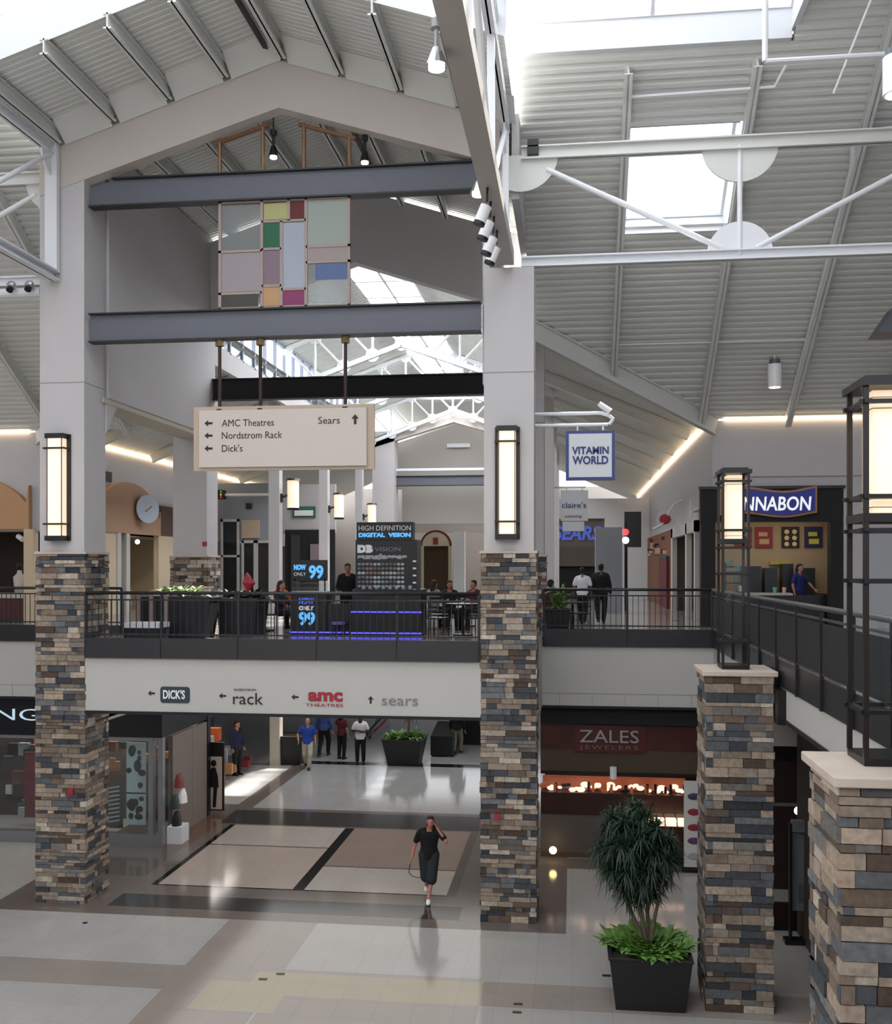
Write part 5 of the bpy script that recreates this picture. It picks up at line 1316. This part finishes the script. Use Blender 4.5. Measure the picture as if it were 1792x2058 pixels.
# ================================================================ PLANTS
def leaf(m, p, d, L, w, droop=0.3, n=4, up=(0, 0, 1)):
    p = Vector(p); d = Vector(d).normalized(); u = Vector(up)
    s = d.cross(u)
    if s.length < 0.1: s = Vector((1, 0, 0))
    s.normalize(); nrm = s.cross(d).normalized(); pts = []
    for i in range(n + 1):
        t = i / n; c = p + d * (L * t) + Vector((0, 0, -droop * L * t * t))
        ww = w * (math.sin(PI * min(1, t * 0.85 + 0.12))) * (1 if i < n else 0.05)
        pts.append((c - s * ww / 2, c + nrm * ww * 0.12, c + s * ww / 2))
    for a, b in zip(pts, pts[1:]):
        m.quad(a[0], a[1], b[1], b[0]); m.quad(a[1], a[2], b[2], b[1])
def tapered_planter(t, cx, cy, z, wt, wb, h, m_='planter', dy=None):
    dt = (dy or wt) / 2; a = wt / 2; b = wb / 2; db = dt * wb / wt
    m = MB()
    def sq(x, y, zz): return [(cx - x, cy - y, zz), (cx + x, cy - y, zz), (cx + x, cy + y, zz), (cx - x, cy + y, zz)]
    R = [sq(b, db, z), sq(a, dt, z + h), sq(a + 0.02, dt + 0.02, z + h), sq(a + 0.02, dt + 0.02, z + h + 0.05), sq(a - 0.05, dt - 0.05, z + h + 0.05), sq(a - 0.05, dt - 0.05, z + h - 0.05)]
    i0 = len(m.v)
    for q in R: m.v += q
    for k in range(len(R) - 1):
        for i in range(4): j = (i + 1) % 4; m.face([i0 + 4*k + i, i0 + 4*k + j, i0 + 4*(k+1) + j, i0 + 4*(k+1) + i])
    m.face([i0, i0 + 3, i0 + 2, i0 + 1])
    m.build('planter_box', M[m_], t, bevel=0.01)
    MB().quad(*sq(a - 0.05, dt - 0.05, z + h)).build('soil', M['soil'], t)
def skirt(m, cx, cy, z, r, n, L, w, rn, spread=0.5):
    for i in range(n):
        a = rn.uniform(0, 2 * PI); q = r * math.sqrt(rn.random()); px, py = cx + q * math.cos(a), cy + q * math.sin(a)
        for k in range(3):
            b = a + rn.uniform(-1.2, 1.2); e = rn.uniform(0.25, 1.3) ; e2 = e * (0.4 + 0.6 * (1 - q / r)) + 0.2
            leaf(m, (px, py, z), (math.cos(b) * spread, math.sin(b) * spread, e2), L * rn.uniform(0.6, 1.15), w, rn.uniform(0.2, 0.7))
t = thing('planter_tree', 'black square planter with a spiky dracaena tree and green undergrowth', 'potted tree', (1.18, 16.6, 0))
rn = random.Random(31)
tapered_planter(t, 1.2, 16.6, 0.0, 1.26, 1.06, 0.8)
TR = []
for k, (dx, dy, h) in enumerate(((-0.2, 0.05, 2.35), (0.12, 0.1, 2.6), (0.25, -0.1, 2.2), (-0.02, -0.12, 2.0))):
    b = Vector((1.2 + dx * 0.15, 16.75 + dy * 0.3, 0.8)); mid = Vector((1.1 + dx * 0.9, 16.75 + dy, 1.35)); tp = Vector((1.02 + dx * 1.9, 16.75 + dy * 2.5, h))
    MB().tube(b, mid, 0.035, 0.03, n=7).tube(mid, tp, 0.03, 0.022, n=7).build('trunk', M['bark'], t); TR.append(tp)
m = MB()
HE = []
while len(HE) < 115:
    q = Vector((rn.uniform(-1, 1), rn.uniform(-1, 1), rn.uniform(-1, 1)))
    if q.length < 1: HE.append(Vector((0.99 + q.x * 0.62, 16.7 + q.y * 0.55, 2.32 + q.z * 0.8)))
for h in HE:
    for i in range(52):
        a = rn.uniform(0, 2 * PI); e = rn.uniform(-0.9, 1.35)
        leaf(m, h, (math.cos(a) * math.cos(e), math.sin(a) * math.cos(e), math.sin(e)), rn.uniform(0.2, 0.36), 0.024, rn.uniform(0.2, 0.8))
m.build('crown', M['leaf_dark'], t)
m = MB(); skirt(m, 1.2, 16.62, 0.82, 0.6, 190, 0.36, 0.1, rn); m.build('undergrowth', M['leaf'], t)
# upper planters behind the railing
t = thing('planter_bromeliad', 'long black planter with pale green bromeliads behind the bridge railing', 'planter', (-9.0, 22.6, 5.25))
tapered_planter(t, -9.05, 22.7, 5.25, 1.75, 1.5, 0.9, dy=0.7)
m = MB()
for cx in (-9.35, -9.0, -8.65):
    for i in range(40):
        a = rn.uniform(0, 2 * PI); e = rn.uniform(0.4, 1.3); leaf(m, (cx, 22.7, 6.2), (math.cos(a) * math.cos(e), math.sin(a) * math.cos(e), math.sin(e)), rn.uniform(0.4, 0.62), 0.09, 0.5)
m.build('foliage', M['leaf_pale'], t)
t = thing('planter_dark_leaves', 'black planter with dark leaves and a red and white flower', 'planter', (-7.6, 23.6, 5.25))
tapered_planter(t, -7.85, 23.7, 5.25, 1.0, 0.85, 0.85)
m = MB()
for cx in (-8.15, -7.8, -7.5): 
    for i in range(40):
        a = rn.uniform(0, 2 * PI); e = rn.uniform(0.1, 1.3); leaf(m, (cx, 23.7, 6.1), (math.cos(a) * math.cos(e), math.sin(a) * math.cos(e), math.sin(e)), rn.uniform(0.35, 0.6), 0.1, 0.4)
m.build('foliage', M['leaf_dark'], t)
MB().loft([(Vector((-7.62, 23.4, 6.3)), (0.02, 0, 0), (0, 0.02, 0)), (Vector((-7.6, 23.4, 6.5)), (0.16, 0, 0), (0, 0.1, 0)), (Vector((-7.65, 23.4, 6.75)), (0.02, 0, 0), (0, 0.02, 0))], 8).build('red_flower', RED, t)
t = thing('planter_shrub', 'planter with pale leaves behind the right stone pillar', 'planter', (-0.2, 24.6, 5.25))
tapered_planter(t, -0.35, 24.4, 5.25, 0.6, 0.5, 0.6)
m = MB()
for i in range(90):
    a = rn.uniform(0, 2 * PI); e = rn.uniform(0.0, 1.4); leaf(m, (-0.35 + rn.uniform(-.15, .15), 24.4, 5.85 + rn.uniform(0, 0.5)), (math.cos(a) * math.cos(e), math.sin(a) * math.cos(e), math.sin(e)), rn.uniform(0.2, 0.4), 0.07, 0.4)
m.build('foliage', M['leaf'], t)
# lower floor planters
t = thing('planter_far', 'black tapered planter with a leafy green mound on the lower floor', 'planter', (-5.8, 35.1, 0))
tapered_planter(t, -5.82, 35.3, 0, 1.4, 1.05, 0.88)
m = MB(); skirt(m, -5.82, 35.3, 0.9, 0.6, 80, 0.42, 0.1, rn); m.build('foliage', M['leaf'], t)
tr = MB().tube((-5.7, 35.3, 0.9), (-5.65, 35.3, 2.0), 0.04, 0.03).build('trunk', M['bark'], t)
m = MB()
for i in range(150):
    a = rn.uniform(0, 2 * PI); e = rn.uniform(-0.9, 1.3); leaf(m, (-5.65 + rn.uniform(-.2, .2), 35.3 + rn.uniform(-.2, .2), 2.0 + rn.uniform(-.3, .5)), (math.cos(a) * math.cos(e), math.sin(a) * math.cos(e), math.sin(e)), 0.4, 0.05, 0.4)
m.build('crown', M['leaf_dark'], t)
t = thing('planter_far', 'dark tapered planter box left of the man in the blue shirt', 'planter', (-9.75, 34.9, 0))
tapered_planter(t, -9.8, 34.9, 0, 1.0, 0.85, 0.95)
t = thing('lounge_seat', 'black upholstered bench behind the leafy planter on the lower floor', 'bench', (-4.5, 37.5, 0))
MB().prism([(36.6, 0.05), (38.6, 0.05), (38.6, 1.0), (36.6, 0.75)], 'x', -5.1, -4.3).build('body', M['black_matte'], t)
MB().box(-4.4, -3.2, 39.2, 39.8, 0.0, 0.95).build('end_unit', M['black_matte'], t)
t = thing('escalator_balustrade', 'slanting dark and red escalator handrail behind the white shirted person', 'escalator', (-6.5, 39, 0))
MB().bar((-8.3, 40, -0.0), (-6.3, 44, 2.4), 0.08, 0.1).build('handrail', M['black'], t); MB().bar((-8.2, 40.1, -0.1), (-6.2, 44.1, 2.15), 0.05, 0.08).build('red_stripe', RED, t)
MB().prism([(40, 0), (44, 0), (44, 2.1)], 'x', -8.0, -7.96).build('side_panel', mat('grey_panel'), t)
# ================================================================ PEOPLE
def remesh(o, vox):
    r = o.modifiers.new('remesh', 'REMESH'); r.mode = 'VOXEL'; r.voxel_size = vox; r.use_smooth_shade = True
    s = o.modifiers.new('smooth', 'SMOOTH'); s.factor = 0.5; s.iterations = 3
def person(label, x, y, z, rz, H=1.72, shirt='404040', pants='202020', hair='20160f', skin='b98068', shoes='151515', pose=None, fine=False, sleeves='short', legs='long', hairlen='short', sit=False, female=False):
    """figure faces local -y; head of a standing body is about 1/7.5 of H"""
    k = H / 1.75
    P = dict(hipL=(0.095, 0, 0.93), hipR=(-0.095, 0, 0.93), kneeL=(0.11, -0.02, 0.5), kneeR=(-0.11, -0.02, 0.5), ankL=(0.11, 0.02, 0.09), ankR=(-0.11, 0.02, 0.09),
             shL=(0.19, 0.01, 1.43), shR=(-0.19, 0.01, 1.43), elL=(0.26, 0.03, 1.13), elR=(-0.26, 0.03, 1.13), haL=(0.27, -0.05, 0.88), haR=(-0.27, -0.05, 0.88), head=(0, -0.02, 1.63))
    if pose: P.update(pose)
    P = {a: Vector(b) * k for a, b in P.items()}
    t = thing('person', label, 'person', (x, y, z), None, True, rz)
    sk = mat('skin_' + skin, skin, 0.55)
    b = MB(); V = Vector
    hip = (P['hipL'] + P['hipR']) / 2; chest = (P['shL'] + P['shR']) / 2
    def torso(m, e, z0=0.0, z1=1.0):
        R = []
        for u, rx, ry in ((0.0, 0.155, 0.115), (0.12, 0.16, 0.12), (0.35, 0.135, 0.1), (0.6, 0.158, 0.112), (0.82, 0.178, 0.115), (0.93, 0.18, 0.1), (1.0, 0.15, 0.08), (1.06, 0.08, 0.06)):
            if u < z0 - 0.01 or u > z1 + 0.05: continue
            rx *= 1.1
            if female: rx *= 0.85 if u > 0.2 else 0.95
            c = hip + (chest - hip) * u; R.append((c, V((rx * k + e, 0, 0)), V((0, ry * k + e, 0))))
        m.loft(R, 16)
    torso(b, 0)
    for s, S in ((1, 'L'), (-1, 'R')): b.capsule(chest + V((s * 0.02, 0.01, 0.06)) * k, P['sh' + S] + V((-s * 0.03, 0, 0)) * k, 0.04 * k, 0.05 * k)
    b.capsule(chest, P['head'] - V((0, 0, 0.08 * k)), 0.062 * k, 0.05 * k)
    hd = P['head']
    b.loft([(hd + V((0, -0.012, -0.115)) * k, V((0.035, 0, 0)) * k, V((0, 0.04, 0)) * k), (hd + V((0, -0.012, -0.08)) * k, V((0.055, 0, 0)) * k, V((0, 0.07, 0)) * k), (hd + V((0, 0, 0)) * k, V((0.074, 0, 0)) * k, V((0, 0.092, 0)) * k),
            (hd + V((0, 0.008, 0.06)) * k, V((0.07, 0, 0)) * k, V((0, 0.088, 0)) * k), (hd + V((0, 0.01, 0.1)) * k, V((0.045, 0, 0)) * k, V((0, 0.055, 0)) * k), (hd + V((0, 0.01, 0.115)) * k, V((0.015, 0, 0)) * k, V((0, 0.02, 0)) * k)], 14)
    b.capsule(hd + V((0, -0.088, 0.005)) * k, hd + V((0, -0.108, -0.028)) * k, 0.010 * k, 0.014 * k)          # nose
    for s in (-1, 1):
        b.sphere(hd + V((s * 0.075, 0.008, -0.01)) * k, 0.024 * k, 8, 5, (0.4, 0.7, 1.2))
        b.capsule(hd + V((s*0.018, -0.078, -0.062)) * k, hd + V((0, -0.088, -0.062)) * k, 0.008 * k, 0.009 * k)        # lips
        b.sphere(hd + V((s * 0.032, -0.08, 0.028)) * k, 0.013 * k, 8, 4, (1.4, 0.6, 0.5))
    for s, S in ((1, 'L'), (-1, 'R')):
        b.capsule(P['sh' + S] + V((0, 0, -0.03)) * k, P['el' + S], 0.05 * k, 0.041 * k); b.capsule(P['el' + S], P['ha' + S], 0.041 * k, 0.026 * k)
        h = P['ha' + S]; d = (h - P['el' + S]).normalized(); side = V((0, -1, 0)) if abs(d.y) < 0.8 else V((0, 0, 1))
        side = (side - d * side.dot(d)).normalized(); nn = d.cross(side).normalized() * s
        pc = h + d * 0.05 * k
        b.loft([(h, side * 0.026 * k, nn * 0.018 * k), (pc, side * 0.04 * k, nn * 0.017 * k), (h + d * 0.09 * k, side * 0.04 * k, nn * 0.015 * k)], 10)
        for j, (o, L) in enumerate(((-0.03, 0.065), (-0.011, 0.075), (0.009, 0.07), (0.029, 0.055))):
            a0 = h + d * 0.085 * k - side * (o * k); a1 = a0 + (d * 0.6 + nn * -0.25).normalized() * (L * 0.55 * k); a2 = a1 + (d * 0.55 + nn * -0.75).normalized() * (L * 0.5 * k)
            b.capsule(a0, a1, 0.0095 * k, 0.0088 * k, 8, 2); b.capsule(a1, a2, 0.0088 * k, 0.0075 * k, 8, 2)
        a0 = h + d * 0.035 * k + side * 0.03 * k; a1 = a0 + (d * 0.7 + side * 0.6).normalized() * 0.04 * k; b.capsule(a0, a1, 0.012 * k, 0.01 * k, 8, 2); b.capsule(a1, a1 + d * 0.028 * k, 0.01 * k, 0.008 * k, 8, 2)
        b.capsule(P['hip' + S], P['knee' + S], 0.088 * k, 0.056 * k); b.capsule(P['knee' + S], P['ank' + S], 0.056 * k, 0.036 * k)
        b.sphere(P['knee' + S] * 0.62 + P['ank' + S] * 0.38 + V((0, 0.012, 0)) * k, 0.05 * k, 10, 6, (0.95, 0.95, 1.8))
        an = P['ank' + S]; b.capsule(an + V((0, 0.02, -0.045)) * k, an + V((0, -0.13, -0.055)) * k, 0.035 * k, 0.026 * k)
    body = b.build('body', sk, t, smooth=True, origin=(0, 0, 0)); ORI[body.name] = V((0, 0, 0)); remesh(body, (0.009 if fine else 0.016) * k)
    vx = 0.012 if fine else 0.02
    for s in (-1, 1): MB().sphere(hd + V((s * 0.031, -0.086, 0.018)) * k, 0.009 * k, 8, 4, (1.5, 0.6, 0.8)).build('eye', mat('eye_dark', '1a1310', 0.3), t)
    # top
    m = MB(); torso(m, 0.024 * k, 0.0, 1.0)
    m.loft([(hip + V((0, 0, -0.06)) * k, V((0.192, 0, 0)) * k, V((0, 0.15, 0)) * k), (hip + V((0, 0, 0.12)) * k, V((0.178, 0, 0)) * k, V((0, 0.135, 0)) * k), (hip + V((0, 0, 0.25)) * k, V((0.15, 0, 0)) * k, V((0, 0.11, 0)) * k)], 16)
    for s, S in ((1, 'L'), (-1, 'R')): m.capsule(chest + V((s * 0.03, 0.01, 0.05)) * k, P['sh' + S] + V((-s * 0.03, 0, 0.0)) * k, 0.045 * k, 0.06 * k)
    for S in 'LR':
        sh, el, ha = P['sh' + S], P['el' + S], P['ha' + S]
        if sleeves == 'short': m.capsule(sh + V((0, 0, -0.035)) * k, sh + (el - sh) * 0.68, 0.066 * k, 0.066 * k)
        else: m.capsule(sh + V((0, 0, -0.03)) * k, el, 0.064 * k, 0.056 * k); m.capsule(el, el + (ha - el) * 0.88, 0.056 * k, 0.042 * k)
    o = m.build('shirt', mat('cloth_' + shirt, shirt, 0.9, noise=0.12, scale=12), t, smooth=True); remesh(o, vx * k)
    # legs
    m = MB(); m.loft([(hip + V((0, 0, -0.1)) * k, V((0.14, 0, 0)) * k, V((0, 0.11, 0)) * k), (hip + V((0, 0, 0.0)) * k, V((0.17, 0, 0)) * k, V((0, 0.13, 0)) * k), (hip + V((0, 0, 0.08)) * k, V((0.15, 0, 0)) * k, V((0, 0.125, 0)) * k)], 14)
    for S in 'LR':
        hp, kn, an = P['hip' + S], P['knee' + S], P['ank' + S]
        if legs == 'short': m.capsule(hp, kn, 0.13 * k, 0.115 * k); m.capsule(kn, kn + (an - kn) * 0.1, 0.115 * k, 0.118 * k)
        else: m.capsule(hp, kn, 0.106 * k, 0.084 * k); m.capsule(kn, kn + (an - kn) * 0.92, 0.084 * k, 0.066 * k)
    o = m.build('shorts' if legs == 'short' else 'trousers', mat('cloth_' + pants, pants, 0.9, noise=0.12, scale=12), t, smooth=True); remesh(o, vx * k)
    for S in 'LR':
        an = P['ank' + S]; m = MB()
        m.loft([(an + V((0, 0.065, -0.05)) * k, V((0.032, 0, 0)) * k, V((0, 0, 0.04)) * k), (an + V((0, 0.0, -0.04)) * k, V((0.045, 0, 0)) * k, V((0, 0, 0.05)) * k), (an + V((0, -0.1, -0.055)) * k, V((0.05, 0, 0)) * k, V((0, 0, 0.034)) * k), (an + V((0, -0.18, -0.06)) * k, V((0.03, 0, 0)) * k, V((0, 0, 0.022)) * k)], 12)
        m.build('shoe', mat('shoe_' + shoes, shoes, 0.6), t, smooth=True)
    m = MB(); hd2 = hd + V((0, 0.022, 0.028)) * k
    m.loft([(hd2 + V((0, 0.02, -0.09)) * k, V((0.06, 0, 0)) * k, V((0, 0.05, 0)) * k), (hd2 + V((0, 0.012, -0.03)) * k, V((0.082, 0, 0)) * k, V((0, 0.082, 0)) * k), (hd2 + V((0, 0, 0.045)) * k, V((0.08, 0, 0)) * k, V((0, 0.098, 0)) * k), (hd2 + V((0, 0, 0.085)) * k, V((0.056, 0, 0)) * k, V((0, 0.066, 0)) * k), (hd2 + V((0, 0, 0.1)) * k, V((0.018, 0, 0)) * k, V((0, 0.02, 0)) * k)], 14)
    if hairlen == 'long': m.loft([(hd2 + V((0, 0.04, 0.0)) * k, V((0.085, 0, 0)) * k, V((0, 0.07, 0)) * k), (hd2 + V((0, 0.055, -0.14)) * k, V((0.095, 0, 0)) * k, V((0, 0.06, 0)) * k), (hd2 + V((0, 0.07, -0.3)) * k, V((0.08, 0, 0)) * k, V((0, 0.04, 0)) * k)], 12)
    o = m.build('hair', mat('hair_' + hair, hair, 0.8, noise=0.3, scale=40), t, smooth=True); remesh(o, 0.012 * k)
    return t
walkF = dict(kneeL=(0.1, -0.2, 0.52), ankL=(0.06, -0.22, 0.1), kneeR=(-0.1, 0.0, 0.5), ankR=(-0.08, 0.25, 0.16))
walkB = dict(kneeR=(-0.1, -0.18, 0.52), ankR=(-0.07, -0.2, 0.1), kneeL=(0.1, 0.02, 0.5), ankL=(0.07, 0.26, 0.17))
SIT = dict(hipL=(0.1, 0, 0.5), hipR=(-0.1, 0, 0.5), kneeL=(0.12, -0.42, 0.5), kneeR=(-0.12, -0.42, 0.5), ankL=(0.12, -0.42, 0.09), ankR=(-0.12, -0.42, 0.09),
           shL=(0.19, 0.02, 1.0), shR=(-0.19, 0.02, 1.0), elL=(0.25, -0.1, 0.75), elR=(-0.25, -0.1, 0.75), haL=(0.14, -0.35, 0.78), haR=(-0.14, -0.35, 0.78), head=(0, -0.03, 1.2))
# man walking towards the viewer on the lower floor: his left hand raised to the head, right arm hanging
mp = dict(kneeL=(0.06, -0.16, 0.5), ankL=(0.0, -0.3, 0.1), kneeR=(-0.07, 0.02, 0.48), ankR=(-0.06, 0.26, 0.2),
          shL=(0.2, 0.0, 1.43), elL=(0.36, -0.1, 1.22), haL=(0.17, -0.06, 1.5), shR=(-0.2, 0, 1.42), elR=(-0.3, 0.04, 1.12), haR=(-0.36, -0.04, 0.86), head=(0.03, -0.05, 1.62))
man = person('person in black t-shirt and dark shorts walking on the lower floor, hand at ear', -2.95, 20.95, 0, 0.1, 1.74, '08080a', '22272b', '2a1a14', 'b4786a', 'e6e6e6', mp, True, 'short', 'short', 'long')
cd = MB().path([(-0.38, -0.06, 0.78), (-0.42, -0.02, 0.55), (-0.36, 0.02, 0.46), (-0.22, 0.02, 0.42), (-0.1, 0.02, 0.5)], 0.008)
st = cd.build('bag_strap', M['ink'])
st.location = (0, 0, 0); st.rotation_euler = (0, 0, 0.1); st.data.transform(Matrix.Translation(Vector(((-0.42 - 0.1) / 2, -0.02, 0.42)))); st.location = (-2.95, 20.95, 0)
tag(st, 'thin dark strap dangling from the hand of the walking person in black', 'strap')
person('person in royal blue polo and khaki trousers beside the dark planter box', -8.95, 33.9, 0, 0.2, 1.72, '1d3f9a', 'b0a896', '9a9690', 'b98068', '101010', dict(walkF, elR=(-0.34, 0.02, 1.2), haR=(-0.3, -0.16, 1.0)), True)
person('person in blue grey long sleeved shirt and dark trousers, back to the viewer', -8.95, 36.2, 0, 3.0, 1.9, '3f5390', '14141a', '1a1210', 'b98068', '101010', walkB, False, 'long')
person('person in maroon top with long dark hair, standing on the lower floor', -8.2, 35.8, 0, 2.7, 1.7, '5a1a26', '141016', '17100e', 'b98068', '101010', dict(elL=(0.3, -0.05, 1.2), haL=(0.4, -0.2, 1.2)), False, 'short', 'long', 'long', female=True)
person('person in white shirt and black trousers with arms folded, lower floor', -7.35, 35.0, 0, 0.1, 1.74, 'd8d8dc', '101014', '15100e', '3b261d', '101010', dict(elL=(0.29, -0.02, 1.15), haL=(0.02, -0.2, 1.13), elR=(-0.29, -0.02, 1.15), haR=(0.0, -0.17, 1.18)), False, 'short')
person('person in black jacket and khaki trousers walking away at the right of the passage', -4.2, 37.3, 0, 3.0, 1.74, '17171a', '8e8674', '15100e', 'b98068', '101010', walkB, False, 'long')
tag(MB().box(-4.75, -4.6, 37.2, 37.3, 0.55, 0.8).build('hand_bag', M['black']), 'small black bag beside the person in khaki trousers', 'bag')
person('person in dark blue jacket looking into the boutique window', -11.0, 32.6, 0, 1.2, 1.8, '1c2444', '15161c', '1a1210', 'b98068', '101010', None, False, 'long')
# upper level
U = 5.25
person('person in white top and black trousers walking in the right aisle', 0.28, 29.0, U, 3.0, 1.62, 'dcdce2', '101014', '15100e', '6a4636', '101010', walkF, False, 'short', female=True)
person('person in black walking beside the person in white in the right aisle', 0.8, 29.2, U, 3.1, 1.72, '121216', '101014', '15100e', '6a4636', '101010', walkB, False, 'long')
person('person in dark red top seated behind the right stone pillar', -0.55, 25.9, U, 2.6, 1.74, '3a1218', '141016', '15100e', '6a4636', '101010', SIT, False, 'long')
person('bakery worker in dark blue shirt standing at the counter', 6.35, 29.75, U, 0.7, 1.72, '1e2a6a', '16161e', '1a1210', 'a87860', '101010', dict(elL=(0.3, -0.1, 1.18), haL=(0.26, -0.3, 1.02)), False, 'short', 'long', 'long', female=True)
person('kiosk worker in black standing between counter and tower', -5.55, 24.9, U, 0.3, 1.72, '0e0e10', '101014', '15100e', 'a06a58', '101010', dict(haL=(0.2, -0.25, 1.05), haR=(-0.2, -0.25, 1.05)), False, 'long')
for i, (x, y, rz, c, h, lb) in enumerate(((-8.15, 25.0, -1.0, 'a02a3a', '2a1a14', 'seated person in red and white top near the dark leafed planter'), (-7.3, 25.0, 1.4, '2a2a30', '3a2a1c', 'seated person in dark top left of the kiosk counter'),
                                  (-7.6, 26.1, 2.8, 'c8603a', '20160f', 'seated person in orange top left of the kiosk counter'), (-3.2, 26.6, 0.3, '22242a', '1a1210', 'seated person in black top right of the kiosk'),
                                  (-2.6, 27.0, -0.6, '5a2a34', '15100e', 'seated person in maroon top right of the kiosk'), (-3.7, 27.2, 2.6, '8a8c90', '3a2a1c', 'seated person in grey top right of the kiosk'))):
    person(lb, x, y, U, rz, 1.7, c, '1a1a20', h, 'b98068', '101010', SIT, False, 'long', 'long', 'long' if i % 2 else 'short')
